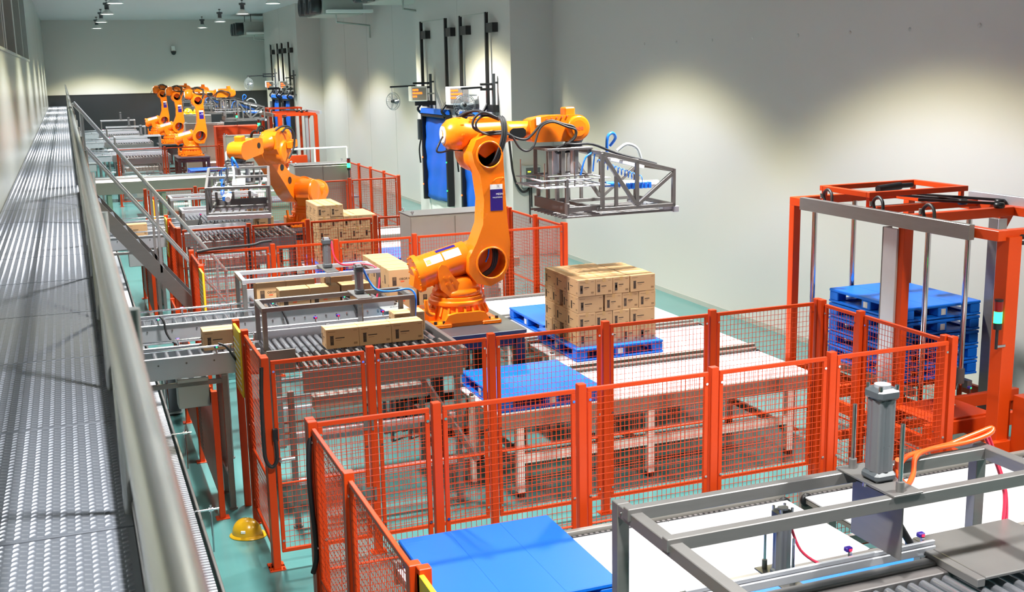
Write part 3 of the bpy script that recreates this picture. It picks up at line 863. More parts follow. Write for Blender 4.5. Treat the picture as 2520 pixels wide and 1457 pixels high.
        hose([(-.45, .06, .22), (-.52, .0, .14), (-.56, -.02, .06), (-.5, -.02, .04), (-.36, .0, .06), (-.2, -.04, .04)], .012, A3)
    return t, fl + Vector((0, 0, -.235))

RB, flangeB = make_robot((4.35, 13.3, 1.5), 0, 0, math.radians(1), 'main orange robot arm reaching right with a steel gripper, centre of picture')

# ------------------------------------------------------------------ fork gripper hung under the wrist
def make_gripper(fl, rz, label):
    """local frame: flange at the origin, tines along +X"""
    t = thing('fork_gripper', label, 'gripper', fl, 'stainless fork grippers')
    M = T(*fl) @ Rz(rz)
    m = 'steel'
    bx = MB().cbox(-.2, .14, -.2, .18, -.02, 0, .004, M)
    for y in (-.28, .2): bx.cbox(-.48, .14, y, y + .04, -.03, 0, .003, M)
    for x in (-.48, -.24, .1): bx.cbox(x, x + .04, -.24, .2, -.03, -.001, .003, M)
    bx.build('mounting_plate', 'steel_dark', t)
    for y in (-.26, .22):
        for k, x in enumerate((-.46, -.28, -.1, .08)):
            MB().cbox(x, x + .05, y, y + .02, -.34, -.03, .003, M).build('hanger_strip', m, t)
    for y in (-.28, .2): MB().cbox(-.48, .14, y, y + .04, -.36, -.34, .003, M).build('lower_bar', 'steel_dark', t)
    for x in (-.48, -.2, .1): MB().cbox(x, x + .04, -.24, .2, -.36, -.34, .003, M).build('lower_bar', 'steel_dark', t)
    for x, y in ((-.3, -.05), (-.05, -.1), (-.2, .12)):
        MB().cyl((x, y, -.34), (x, y, -.03), .045, n=14, M=M).build('lift_cylinder', 'alu', t)
    # pressing plates
    for z in (-.37, -.46):
        for y in (-.5, .3): MB().cbox(-.66, .28, y, y + .06, z - .012, z, .003, M).build('press_bar', 'alu', t)
        for x in (-.66, .22): MB().cbox(x, x + .06, -.44, .3, z - .011, z - .001, .003, M).build('press_bar', 'alu', t)
    for y in (-.36, -.12, .14): MB().cbox(-.6, .22, y, y + .05, -.475, -.462, .003, M).build('press_slat', 'alu', t)
    for x in (-.6, -.2, .18):
        for y in (-.47, .33): MB().cyl((x, y, -.47), (x, y, -.16), .01, n=8, M=M).build('guide_rod', 'chrome', t)
    # truss side frames
    for y in (-.55, .5):
        def bm(a, b, w=.045, nm='truss_bar'): MB().beam((a[0], y, a[1]), (b[0], y, b[1]), w, w, M).build(nm, m, t)
        bm((.14, -.06), (1.14, -.32)); bm((1.14, -.3), (1.14, -.78)); bm((.1, -.76), (1.16, -.76))
        bm((.14, -.06), (.14, -.76)); bm((.62, -.18), (.62, -.75)); bm((.16, -.1), (.6, -.72)); bm((.64, -.72), (1.12, -.36))
        bm((.33, -.36), (.33, -.75), .04)
    for x, z in ((.14, -.06), (.62, -.18), (1.14, -.32), (.1, -.76), (1.14, -.76)):
        MB().beam((x, -.55, z), (x, .5, z), .045, .045, M).build('cross_bar', m, t)
    # perforated comb plate, tines
    MB().cbox(-.34, -.31, -.56, .52, -.8, -.66, .003, M).build('comb_plate', 'steel_dark', t)
    for y in (-.5, -.2, .1, .42): MB().cbox(-.33, -.29, y, y + .05, -.66, -.36, .003, M).build('comb_hanger', m, t)
    for y in (-.5, .45): MB().beam((-.32, y, -.74), (.14, y, -.74), .04, .06, M).build('truss_bar', m, t)
    for k in range(10):
        y = -.52 + k * .112
        MB().cbox(-.4, 1.16, y, y + .022, -.85, -.825, .004, M).build('tine', m, t)
        MB().cbox(1.02, 1.16, y, y + .035, -.825, -.78, .003, M).build('tine_bracket', 'alu', t)
    MB().cbox(1.14, 1.22, -.56, .52, -.86, -.78, .006, M).build('tine_head', 'alu', t)
    MB().cyl((.55, -.2, -.5), (1.1, -.2, -.52), .05, n=16, M=M).build('push_cylinder', 'white', t)
    MB().cyl((.35, -.2, -.49), (.55, -.2, -.5), .035, n=12, M=M).build('push_cylinder_head', 'hose_blue', t)
    MB().cbox(.5, 1.0, -.12, .1, -.1, -.06, .005, M @ T(0, 0, .02) @ Matrix.Rotation(.25, 4, 'Y')).build('valve_cover', 'white', t)
    for k in range(6):
        MB().cbox(.62 + k * .06, .66 + k * .06, -.3, -.22, -.56, -.48, .004, M).build('valve', 'hose_blue', t)
    h = []
    for k in range(90):
        a = k * .9; s_ = k / 89
        h.append((.2 + .62 * s_, -.3 + .03 * math.cos(a), -.2 - .24 * s_ + .045 * math.sin(a)))
    MB().tube(h, .006, 5, 1, M).build('coil_hose', 'hose_blue', t)
    MB().tube([(.2, -.2, -.06), (.1, -.3, -.08), (.0, -.34, -.14), (-.06, -.34, -.34)], .012, 6, 4, M).build('air_hose', 'hose_blue', t)
    MB().tube([(.2, -.24, -.05), (.12, -.36, -.12), (.1, -.36, -.3)], .01, 6, 4, M).build('air_hose', 'hose_blue', t)
    MB().tube([(.42, -.1, -.1), (.42, -.12, .1), (.5, -.1, .15), (.56, -.06, .08), (.5, -.02, -.02)], .02, 8, 4, M).build('air_loop', 'hose_blue', t)
    MB().tube([(.56, -.1, -.08), (.7, -.1, .0), (.86, -.08, -.06), (.92, -.08, -.2)], .022, 8, 4, M).build('grey_hose', 'grey_box', t)
    MB().tube([(-.12, -.1, .02), (-.2, -.2, .05), (-.1, -.26, .04), (.15, -.24, .03), (.5, -.2, -.1), (.85, -.24, -.2), (1.05, -.26, -.26)], .016, 8, 4, M).build('black_hose', 'rubber', t)
    return t
GB = make_gripper(flangeB, 0, 'stainless fork gripper with blue air hoses on the main robot')

# copies far down the hall share the main robot's pose
for dy, cell in ((32.2, 'third'), (40.9, 'fourth'), (49.0, 'farthest')):
    copy_tree(RB, (0, dy, 0), {'third': 'third orange robot arm, rightmost of the three far ones', 'fourth': 'fourth orange robot arm, middle of the three far ones', 'farthest': 'farthest orange robot arm, leftmost of the three far ones'}[cell])
    copy_tree(GB, (0, dy, 0), 'small far fork gripper on the %s robot' % cell)
R2, flange2 = make_robot((4.476, 23.29, 1.5), math.radians(231.6), math.radians(49.3), math.radians(-5.5), 'second orange robot arm bent left over a conveyor, with its gripper lowered', sticker=False)
G2 = make_gripper(flange2, math.radians(-100), 'fork gripper lowered over rollers by the second robot')

# ------------------------------------------------------------------ robot pedestals
def pedestal(label, x0, x1, y0, y1, zt):
    t = thing('robot_pedestal', label, 'pedestal', ((x0 + x1) / 2, (y0 + y1) / 2, 0), 'dark steel robot pedestals')
    MB().cbox(x0, x1, y0, y1, zt - .05, zt, .006).build('top_plate', 'pedestal', t)
    for x in (x0 + .02, x1 - .14):
        for y in (y0 + .02, y1 - .14):
            MB().cbox(x, x + .12, y, y + .12, .02, zt - .05, .004).cbox(x - .03, x + .15, y - .03, y + .15, 0, .02, .002).build('leg', 'black', t)
    for z in (.25, zt - .2):
        for y in (y0 + .04, y1 - .12): MB().cbox(x0 + .14, x1 - .14, y, y + .08, z, z + .1).build('cross_beam', 'black', t)
        for x in (x0 + .04, x1 - .12): MB().cbox(x, x + .08, y0 + .14, y1 - .14, z, z + .1).build('cross_beam', 'black', t)
    return t
PB = pedestal('dark steel pedestal under the main robot', 3.74, 4.95, 12.46, 14.15, 1.5)
for dy, nm in ((9.99, 'second'), (32.2, 'third'), (40.9, 'fourth'), (49.0, 'farthest')):
    copy_tree(PB, (.13 if dy < 10 else 0, dy, 0), 'dark steel pedestal under the %s robot' % nm)

# pale blue transformer box beside the main robot
tb = thing('transformer_box', 'pale blue box with grey lid and yellow warning sticker beside the main robot base', 'box', (3.62, 13.55, 1.3))
MB().cbox(3.45, 3.73, 13.35, 13.75, 1.3, 1.68, .008).build('box_body', 'lightblue', tb)
MB().cbox(3.43, 3.75, 13.33, 13.77, 1.68, 1.7, .006).build('box_lid', 'grey_box', tb)
MB().box(3.6, 3.7, 13.345, 13.352, 1.5, 1.58).build('warning_sticker', 'yellow', tb)
MB().box(3.6, 3.7, 13.344, 13.352, 1.4, 1.5).build('info_sticker', 'white', tb)
text_mesh('ADI', .07, T(3.59, 13.5, 1.7005), 'lettering', 'ink', tb, .0005)
sb = thing('box_stand', 'dark steel stand under the pale blue box', 'stand', (3.6, 13.55, 0))
MB().cbox(3.44, 3.73, 13.34, 13.76, 1.26, 1.3).build('stand_top', 'pedestal', sb)
for x in (3.45, 3.68):
    for y in (13.36, 13.7): MB().cbox(x, x + .04, y, y + .04, 0, 1.26).build('leg', 'pedestal', sb)

# ------------------------------------------------------------------ roller lanes and tables for the cartons
def lane(label, x0, x1, y0, y1, z=1.7, pitch=.12, r=.025, legs=(), drive=None, group='roller lanes bringing cartons'):
    t = thing('roller_lane', label, 'conveyor', ((x0 + x1) / 2, (y0 + y1) / 2, 0), group)
    for y in (y0, y1 - .02):
        MB().cbox(x0, x1, y, y + .02, z - .2, z + .02, .003).build('side_plate', 'alu', t)
        MB().cbox(x0, x1, y - .012, y + .032, z + .02, z + .032, .002).build('plate_flange', 'alu', t)
        bo = MB()
        n = int((x1 - x0) / .28)
        for k in range(n): bo.cyl((x0 + .15 + k * .28, y - .001 if y == y0 else y + .021, z - .04), (x0 + .15 + k * .28, y - .006 if y == y0 else y + .026, z - .04), .01, n=6)
        bo.build('axle_bolts', 'steel_dark', t, kind='stuff')
    for y in (y0 + .05, y1 - .05):
        MB().cyl((x0, y, z + .1), (x1, y, z + .1), .011, n=8).build('guide_rail', 'chrome', t)
        for x in (x0 + .3, x1 - .3): MB().cyl((x, y, z + .1), (x, y, z + .0), .008, n=6).build('guide_bracket', 'steel', t)
    n = int((x1 - x0 - .06) / pitch)
    ro = MB().cyl((x0 + .06, y0 + .02, z - r), (x0 + .06, y1 - .02, z - r), r, n=12).build('roller', 'roller', t)
    for k in range(1, n + 1): share(ro, t, (k * pitch, 0, 0))
    for x in legs:
        lg = MB().cbox(x - .03, x + .03, y0 - .03, y0 + .03, .02, z - .2).cbox(x - .03, x + .03, y1 - .03, y1 + .03, .02, z - .2)
        for q in (y0, y1): lg.cyl((x, q, 0), (x, q, .02), .045, n=10)
        lg.cbox(x - .025, x + .025, y0 + .03, y1 - .03, .35, .4).cbox(x - .025, x + .025, y0 + .03, y1 - .03, z - .27, z - .22)
        lg.build('leg_frame', 'steel', t)
    if len(legs) > 1:
        for y in (y0, y1):
            MB().cbox(legs[0], legs[-1], y - .02, y + .02, z - .29, z - .24).build('stretcher', 'steel', t)
    if drive:
        MB().cbox(drive - .16, drive + .16, y0 - .02, y0 + .2, z - .52, z - .21, .008).build('drive_box', 'grey_box', t)
    return t
lnA = lane('near stainless roller lane bringing a single carton into the main cell', .22, 1.69, 11.9, 12.43, legs=(.3, 1.3), drive=.98)
lnB = lane('far stainless roller lane passing into the main cell', .22, 1.98, 13.58, 14.15, legs=(.3, 1.5))

def table(label, x0, x1, y0, ym, y1, z=1.7, group='roller tables beside the robots'):
    """rollers between ym and y1, open finger bars between y0 and ym"""
    t = thing('roller_table', label, 'conveyor', ((x0 + x1) / 2, (y0 + y1) / 2, 0), group)
    MB().cbox(x0 + .25, x1, y0, y0 + .02, z - .27, z - .04, .003).build('front_plate', 'steel', t)
    MB().cbox(x0, x1, y1, y1 + .02, z - .25, z + .08, .003).build('rear_plate', 'alu', t)
    MB().cbox(x0, x0 + .3, ym - .05, ym - .03, z - .2, z + .05, .003).build('lip_plate', 'steel', t)
    MB().cbox(x1, x1 + .05, y0, y1, z - .2, z + .02, .004).build('end_stop', 'steel_dark', t)
    MB().box(x0, x1, ym - .02, y1, z - .2, z - .18).build('drip_tray', 'steel_dark', t)
    n = int((x1 - x0 - .08) / .078)
    ro = MB().cyl((x0 + .05, ym, z - .03), (x0 + .05, y1, z - .03), .028, n=12).build('roller', 'roller', t)
    for k in range(1, n + 1): share(ro, t, (k * .078, 0, 0))
    n = int((x1 - x0 - .3) / .105)
    fb = MB().cbox(x0 + .3, x0 + .328, y0 + .02, ym, z - .05, z - .012, .003).build('finger_bar', 'steel', t)
    for k in range(1, n + 1): share(fb, t, (k * .105, 0, 0))
    for x in (x0 + .1, x1 - .08):
        for y in (y0 + .04, y1 - .05):
            MB().cbox(x, x + .06, y, y + .06, .02, z - .25).cyl((x + .03, y + .03, 0), (x + .03, y + .03, .02), .05, n=10).build('leg', 'steel', t)
    for zz in (.45, .95):
        for y in (y0 + .05, y1 - .04): MB().cbox(x0 + .16, x1 - .08, y, y + .05, zz, zz + .06).build('stretcher', 'alu', t)
    MB().cbox(x0 + .4, x1 - .3, y0 + .3, y0 + .42, z - .55, z - .4, .01).build('drive_housing', 'cabinet', t)
    MB().beam((x1 - .4, y0 + .2, z - .3), (x1 + .1, y0 - .1, .5), .06, .06).build('brace', 'steel', t)
    return t
tbA = table('wide roller table with open finger bars in front of the main robot', 1.72, 3.66, 11.05, 11.72, 12.5)
tbB = table('far roller table loaded with cartons left of the main robot', 2.02, 3.62, 13.66, 13.75, 15.1)
MB().cbox(1.98, 3.62, 13.6, 13.62, 1.42, 1.76, .003).build('near_side_plate', 'alu', tbB)
MB().cbox(1.98, 3.62, 13.58, 13.65, 1.765, 1.8, .004).build('side_profile', 'alu', tbB)
for k in range(12): MB().cyl((2.1 + k * .13, 13.6, 1.66), (2.1 + k * .13, 13.594, 1.66), .011, n=6).build('plate_bolt', 'chrome', tbB)
tbC = table('wide roller table with finger bars in the second cell', 1.72, 3.66, 20.65, 21.32, 22.1)
tbD = table('roller table under the lowered gripper in the second cell', 2.02, 3.62, 23.2, 23.3, 24.6)
lnC = copy_tree(lnA, (0, 9.6, 0), 'near stainless roller lane of the second cell behind the stair')
lnD = copy_tree(lnB, (0, 9.6, 0), 'far stainless roller lane of the second cell behind the stair')
for dy, c in ((32.2, 'third'), (40.9, 'fourth'), (49.0, 'farthest')):
    copy_tree(tbA, (-.3, dy, 0), 'small far roller table in front of the %s robot' % c)
    copy_tree(tbB, (-.3, dy, 0), 'small far roller table left of the %s robot' % c)
    copy_tree(lnA, (-.3, dy, 0), 'small far roller lane in front of the %s robot' % c)
    copy_tree(lnB, (-.3, dy, 0), 'small far roller lane left of the %s robot' % c)

def sensor(label, x, y, z, col='sensor_red', cable=None):
    t = thing('photo_sensor', label, 'sensor', (x, y, z), 'small photoelectric sensors')
    MB().cbox(x - .01, x + .01, y - .02, y + .0, z, z + .055).build('sensor_bracket', 'chrome', t)
    MB().cbox(x - .022, x + .022, y - .01, y + .024, z + .05, z + .078, .005).build('sensor_body', 'purple', t)
    MB().cbox(x - .005, x + .012, y - .016, y - .01, z + .058, z + .07, .001).build('sensor_light', col, t)
    if cable: MB().tube(cable, .013, 8, 5).build('sensor_cable', 'rubber', t)
    return t

# aluminium profile rail behind the near table
prf = thing('profile_rail', 'aluminium profile rail behind the near roller table of the main cell', 'rail', (2.6, 12.56, 1.7))
MB().cbox(1.8, 3.3, 12.53, 12.58, 1.72, 1.77, .003).cbox(1.8, 3.3, 12.535, 12.575, 1.785, 1.815, .003).build('profile', 'alu', prf)
for x in (1.85, 2.55, 3.25): MB().cbox(x - .02, x + .02, 12.52, 12.59, 1.68, 1.79).build('rail_bracket', 'steel', prf)
sensor('small blue sensor with red light on the profile rail, left one', 2.42, 12.56, 1.8)
sensor('small blue sensor with red light on the profile rail, middle one', 2.68, 12.56, 1.8)
sensor('small blue sensor with red light on the profile rail, right one', 3.2, 12.56, 1.8)
sensor('small sensor with a drooping black cable on the far roller lane', .78, 13.58, 1.735, 'sensor_green', [(.8, 13.55, 1.84), (.84, 13.52, 1.78), (.86, 13.5, 1.64), (.95, 13.46, 1.52), (1.15, 13.42, 1.48), (1.35, 13.4, 1.5), (1.5, 13.4, 1.42)])
sensor('small sensor with black cable on the near roller lane', 1.24, 11.9, 1.735, 'sensor_green', [(1.26, 11.87, 1.84), (1.34, 11.84, 1.8), (1.42, 11.82, 1.66), (1.52, 11.82, 1.52), (1.7, 11.85, 1.48)])
sensor('small red sensor standing on the near lane, left end', .9, 12.43, 1.735)
sensor('small red sensor at the end of the near lane beside the carton', 1.4, 12.42, 1.735)
sensor('small red sensor on the far lane below the stair', 1.1, 14.13, 1.735)
for i, (x, lbl) in enumerate(((2.12, 'left'), (3.0, 'middle'), (3.3, 'right'))):
    sensor('small sensor with looping black cable on the far table, %s one' % lbl, x, 13.66, 1.79, 'sensor_green', [(x + .02, 13.63, 1.84), (x + .08, 13.58, 1.8), (x + .14, 13.54, 1.66), (x + .17, 13.5, 1.5), (x + .19, 13.44, 1.36)] if i != 2 else [(x - .02, 13.63, 1.84), (x - .12, 13.58, 1.76), (x - .16, 13.54, 1.6), (x - .17, 13.5, 1.4)])
for i, x in enumerate((2.3, 2.6, 3.2)):
    sensor('small sensor with black cable on the second cell table, %s one' % ('left', 'middle', 'right')[i], x, 23.2, 1.79, 'sensor_red', [(x, 23.17, 1.84), (x - .05, 23.12, 1.7), (x - .12, 23.1, 1.5)])

# ------------------------------------------------------------------ air cylinders and the frames that carry them
def air_cylinder(label, x, y, z, r, h, plate=(.2, .34), push=None, hose=None, rod=True, group='upright air cylinders'):
    t = thing('air_cylinder', label, 'cylinder', (x, y, z), group)
    pw, pl = plate
    MB().cbox(x - pw / 2, x + pw / 2, y - pl / 2, y + pl / 2, z, z + .012, .002).build('base_plate', 'steel', t)
    ba = MB()
    pr = []
    for i in range(32):
        a = 2 * PI * i / 32; q = r * (1.0 if i % 4 in (0, 1) else .90)
        s_ = max(abs(math.cos(a)), abs(math.sin(a)))
        k = min(1 / s_, 1.18)
        pr.append((x + q * k * .86 * math.cos(a), y + q * k * .86 * math.sin(a)))
    ba.prism(pr, z + .07, z + h - .07, plane='xy')
    ba.build('barrel', 'barrel', t)
    for za, zb in ((z + .012, z + .07), (z + h - .07, z + h)):
        MB().cbox(x - r, x + r, y - r, y + r, za, zb, r * .25).build('end_cap', 'grey_dark', t)
    for sx in (-1, 1):
        for sy in (-1, 1): MB().cyl((x + sx * r * .74, y + sy * r * .74, z + h - .005), (x + sx * r * .74, y + sy * r * .74, z + h + .018), r * .17, n=8).build('tie_bolt', 'chrome', t)
    MB().cyl((x, y, z + h - .002), (x, y, z + h + .016), r * .62, n=20).build('cap_boss', 'alu', t)
    if rod:
        for s_ in (-1, 1):
            yy = y + s_ * pl * .40
            MB().cyl((x - .02, yy, z + .05), (x - .02, yy, z + h * .72), r * .17, n=10).build('guide_rod', 'chrome', t)
            MB().cyl((x - .02, yy, z + .012), (x - .02, yy, z + .07), r * .32, n=14).build('rod_bush', 'steel', t)
    if push:
        w, hh = push
        MB().cbox(x - .006, x + .006, y - w / 2, y + w / 2, z - .06 - hh, z - .06, .002).build('pusher_plate', 'steel', t)
        for s_ in (-1, 1): MB().cyl((x, y + s_ * w * .25, z - .07), (x, y + s_ * w * .25, z), .018, n=8).build('push_rod', 'chrome', t)
    for nm, m, pts, rr in (hose or []): MB().tube(pts, rr, 8, 5).build(nm, m, t)
    return t
def portal(label, x0, x1, ya, yb, z, zfoot, m='alu', w=.05, group='overhead frames above the roller tables'):
    t = thing('overhead_frame', label, 'frame', ((x0 + x1) / 2, (ya + yb) / 2, zfoot), group)
    for y in (ya, yb):
        MB().cbox(x0, x1, y - w / 2, y + w / 2, z - w, z, .003).build('long_beam', m, t)
        for x in (x0 + w / 2, x1 - w / 2):
            MB().cbox(x - w / 2, x + w / 2, y - w / 2, y + w / 2, zfoot, z - w, .003).build('upright', 'steel', t)
    for x in (x0 + w / 2, x1 - w / 2):
        MB().cbox(x - w / 2, x + w / 2, ya + w / 2, yb - w / 2, z - w, z - .002, .003).build('end_beam', m, t)
    return t
portal('bare steel overhead frame above the near roller table', 1.74, 3.42, 11.98, 12.47, 2.15, 1.68, 'steel')
portal('aluminium overhead frame above the far cartons of the main cell', 1.79, 3.5, 13.78, 14.4, 2.15, 1.68)
air_cylinder('grey air cylinder on the near frame with a blue hose', 2.86, 12.22, 2.15, .05, .33, (.16, .52), (.22, .32), [('blue_hose', 'hose_blue', [(2.9, 12.2, 2.46), (2.97, 12.2, 2.3), (3.05, 12.15, 2.2), (3.2, 12.1, 2.18), (3.38, 12.05, 2.2), (3.44, 12.0, 2.12), (3.42, 11.98, 1.9)], .012)], rod=False)
air_cylinder('grey air cylinder on the far frame with a red hose', 2.9, 14.08, 2.15, .055, .38, (.16, .64), (.26, .3), [('red_hose', 'hose_red', [(2.96, 14.05, 2.5), (2.98, 14.0, 2.3), (3.08, 13.98, 2.2), (3.3, 13.95, 2.2), (3.46, 13.85, 2.16), (3.48, 13.75, 2.0), (3.4, 13.7, 1.7)], .012)], rod=False)
portal('aluminium overhead frame left of the gripper in the second cell', 1.75, 3.45, 23.25, 23.9, 2.2, 1.68)
portal('aluminium overhead frame nearer the fence in the second cell', 1.8, 3.4, 21.5, 22.0, 2.15, 1.68)
for dy, c in ((32.2, 'third'), (40.9, 'fourth'), (49.0, 'farthest')):
    portal('small far overhead frame beside the %s robot' % c, 1.6, 3.3, 13.78 + dy, 14.4 + dy, 2.3, 1.68)
    air_cylinder('small far upright air cylinder beside the %s robot' % c, 2.6, 14.08 + dy, 2.3, .055, .38, (.16, .64), rod=False)
    sensor('small far sensor with red glow beside the %s robot' % c, 1.7, 13.6 + dy, 1.79)

# cartons on the tables of the main cell
gB = 'cartons riding on the roller tables'
put_box(BOXL, 1.32, 12.28 + BW / 2 - .1, 1.7, 'single brown carton waiting on the near roller lane by the yellow flap', gB)
for i, (x, lb) in enumerate(((2.53, 'left'), (2.887, 'middle'), (3.245, 'right'))):
    put_box(BOXL, x, 11.68 + BW / 2, 1.7, 'brown carton in the row of three on the near table, %s one' % lb, gB)
put_box(BOXL, 3.4, 12.25, 1.7, 'brown carton behind the row of three, beside the frame upright', gB)
for i, (x, y, lb) in enumerate(((2.24, 14.6, 'leftmost in the back row'), (2.62, 14.6, 'second in the back row'), (3.12, 14.62, 'right end of the back row'),
                                (2.43, 13.98, 'left in the front row'), (2.81, 13.98, 'middle in the front row'), (3.2, 13.98, 'right in the front row'))):
    put_box(BOXG, x, y, 1.7, 'large brown coffee carton on the far table, ' + lb, 'large coffee cartons of the main cell')
stand = thing('carton_stand', 'steel table behind the main robot carrying large cartons', 'table', (4.0, 14.6, 0))
MB().cbox(3.72, 4.86, 14.2, 16.1, 1.44, 1.5).build('table_top', 'steel', stand)
for x in (3.76, 4.76):
    for y in (14.25, 16.0): MB().cbox(x, x + .06, y, y + .06, 0, 1.44).build('leg', 'steel', stand)
for i in range(5):
    put_box(BOXG, 3.93, 14.42 + i * .29, 1.762, 'large coffee carton, upper row behind robot, %s from front' % ('first', 'second', 'third', 'fourth', 'fifth')[i], 'large coffee cartons behind the robot')
    put_box(BOXG, 3.93, 14.42 + i * .29, 1.5, 'large coffee carton, lower row behind robot, %s from front' % ('first', 'second', 'third', 'fourth', 'fifth')[i], 'large coffee cartons behind the robot')
for i in range(2):
    put_box(BOXG, 4.34, 14.42 + i * .29, 1.5, 'large coffee carton half hidden behind the robot base, %s one' % ('front', 'rear')[i], 'large coffee cartons behind the robot')
put_box(BOXL, 1.02, 21.9, 1.7, 'small brown carton on the second cell lane behind the stair', gB)
put_box(BOXL, 3.3, 21.75, 1.7, 'brown carton at the end of the second cell table', gB)
put_box(BOXL, 3.45, 23.6, 1.7, 'brown carton on the far table of the second cell, below the gripper', gB)

# ------------------------------------------------------------------ white pallet conveyors
def pallet_conveyor(label, x0, x1, y0, y1, z=.933, legs=None, group='white pallet conveyors', sprocket=None):
    t = thing('pallet_conveyor', label, 'conveyor', ((x0 + x1) / 2, (y0 + y1) / 2, 0), group)
    for y, s_ in ((y0, 1), (y1, -1)):
        ya, yb = (y, y + .05) if s_ > 0 else (y - .05, y)
        MB().cbox(x0, x1, ya, yb, z - .15, z + .03, .004).build('side_rail', 'cabinet', t)
        ya, yb = (y + .06, y + .095) if s_ > 0 else (y - .095, y - .06)
        MB().cbox(x0, x1, ya, yb, z - .02, z - .003, .003).build('chain', 'rubber', t)
        ch = MB()
        for k in range(int((x1 - x0) / .05)):
            ch.cbox(x0 + k * .05, x0 + k * .05 + .028, ya + .004, yb - .004, z - .004, z + .0015, .001)
        ch.build('chain_links', 'steel_dark', t, kind='stuff')
    n = max(1, round((x1 - x0) / 1.25)); w = (x1 - x0) / n
    bp_ = MB().cbox(x0, x0 + w - .004, y0 + .1, y1 - .1, z - .02, z - .004, .002).build('slider_panel', 'belt', t)
    for k in range(1, n): share(bp_, t, (k * w, 0, 0))
    MB().box(x0 + .01, x1 - .01, y0 + .08, y1 - .08, z - .07, z - .022).build('frame_tray', 'cabinet', t)
    for x in (legs or (x0 + .25, x1 - .4)):
        for y in (y0 + .0, y1 - .08):
            MB().cbox(x, x + .08, y, y + .08, .05, z - .15).build('leg', 'whitepaint', t)
            MB().cyl((x + .04, y + .04, 0), (x + .04, y + .04, .05), .05, n=10).build('leveling_foot', 'black', t)
        MB().cbox(x + .015, x + .065, y0 + .08, y1 - .08, min(.3, z * .3), min(.36, z * .4)).build('tie_bar', 'steel', t)
    lx = list(legs or (x0 + .25, x1 - .4))
    for y in (y0 + .015, y1 - .065):
        MB().cbox(lx[0] + .08, lx[-1], y, y + .05, min(.42, z * .4), min(.48, z * .5)).build('stretcher', 'whitepaint', t)
    for x in (sprocket or ()):
        for y in (y0 + .078, y1 - .078): MB().lathe([(0, -.02), (.045, -.02), (.06, -.012), (.06, .012), (.045, .02), (0, .02)], (x, y, z - .045), 'y', 16).build('sprocket', 'black', t)
    return t
gp = 'white pallet conveyors of the main cell'
pc1 = pallet_conveyor('white pallet conveyor nearest the fence in the main cell', 4.0, 8.1, 10.95, 12.36, legs=(4.22, 5.8, 7.66), group=gp, sprocket=(8.08,))
pc2 = pallet_conveyor('white pallet conveyor carrying the tall carton stack', 5.55, 8.2, 12.5, 13.98, group=gp, sprocket=(8.18,))
pc3 = pallet_conveyor('white pallet conveyor behind the tall carton stack', 5.6, 8.2, 14.1, 15.52, group=gp)
pc4 = pallet_conveyor('white pallet conveyor farthest back, along the rear fence of the main cell', 5.75, 8.2, 15.66, 16.95, group=gp)
pallet_conveyor('white pallet conveyor under the second cell stack', 4.0, 8.0, 20.45, 21.95)
pallet_conveyor('white pallet conveyor at the rear of the second cell', 5.6, 8.1, 22.5, 23.9)
pallet_conveyor('small pallet conveyor low in the middle aisle', 2.8, 4.6, 17.45, 19.0, .333)
pallet_conveyor('white pallet conveyor low in front of the third robot', 4.0, 8.0, 43.15, 44.7)
pallet_conveyor('white pallet conveyor under the small far blue pallet', 1.9, 3.9, 38.9, 40.4, .833)
for dy, c in ((9.8, 'second'), (33.5, 'third'), (41.5, 'fourth')):
    pallet_conveyor('white pallet conveyor behind the %s robot' % c, 5.2, 7.4, 14.9 + dy, 16.2 + dy)

# ------------------------------------------------------------------ orange pallet magazine at the right
mg = thing('pallet_magazine', 'tall orange frame of the pallet magazine at the right edge', 'machine', (9.0, 10.1, 0))
def mb_(nm, m, *a, **k): return MB().cbox(*a, **k).build(nm, m, mg)
ZM = 2.97
for x, y in ((8.2, 11.72), (8.2, 9.72), (9.72, 9.95), (9.72, 11.47)):
    mb_('post', 'magazine', x, x + .1, y, y + .1, 0, ZM - .1)
    MB().cbox(x - .04, x + .14, y - .04, y + .14, 0, .015).build('post_foot', 'magazine', mg)
mb_('corner_post', 'magazine', 8.3, 8.46, 8.36, 8.52, 0, ZM - .06)
mb_('corner_post', 'magazine', 9.72, 9.86, 8.36, 8.5, 0, ZM - .06)
for x in (8.2, 9.72): mb_('top_beam', 'magazine', x, x + .1, 8.4, 11.82, ZM - .1, ZM)
for y in (8.4, 9.75, 11.72): mb_('top_beam', 'magazine', 8.3, 9.72, y, y + .1, ZM - .1, ZM)
mb_('top_beam', 'magazine', 8.3, 9.72, 10.3, 10.4, ZM - .05, ZM + .03)
mb_('cable_channel', 'steel', 8.12, 8.19, 8.7, 11.5, ZM - .12, ZM + .03)
mb_('cable_channel', 'alu', 9.8, 9.88, 7.6, 10.55, ZM - .02, ZM + .1)
for x0, x1, y0, y1 in ((8.27, 9.66, 11.26, 11.32), (8.27, 9.66, 10.4, 10.46), (8.27, 8.33, 10.46, 11.26), (9.6, 9.66, 10.46, 11.26)):
    mb_('lift_frame_bar', 'magazine', x0, x1, y0, y1, 3.09, 3.15)
for x in (8.3, 9.6):
    for y in (10.45, 11.27): mb_('lift_frame_foot', 'magazine', x, x + .05, y, y + .05, ZM, 3.09)
MB().cyl((8.86, 11.0, 3.1), (9.2, 11.02, 3.12), .045, n=16).cyl((9.2, 11.02, 3.12), (9.38, 11.03, 3.12), .03, n=12).build('lift_motor', 'black', mg)
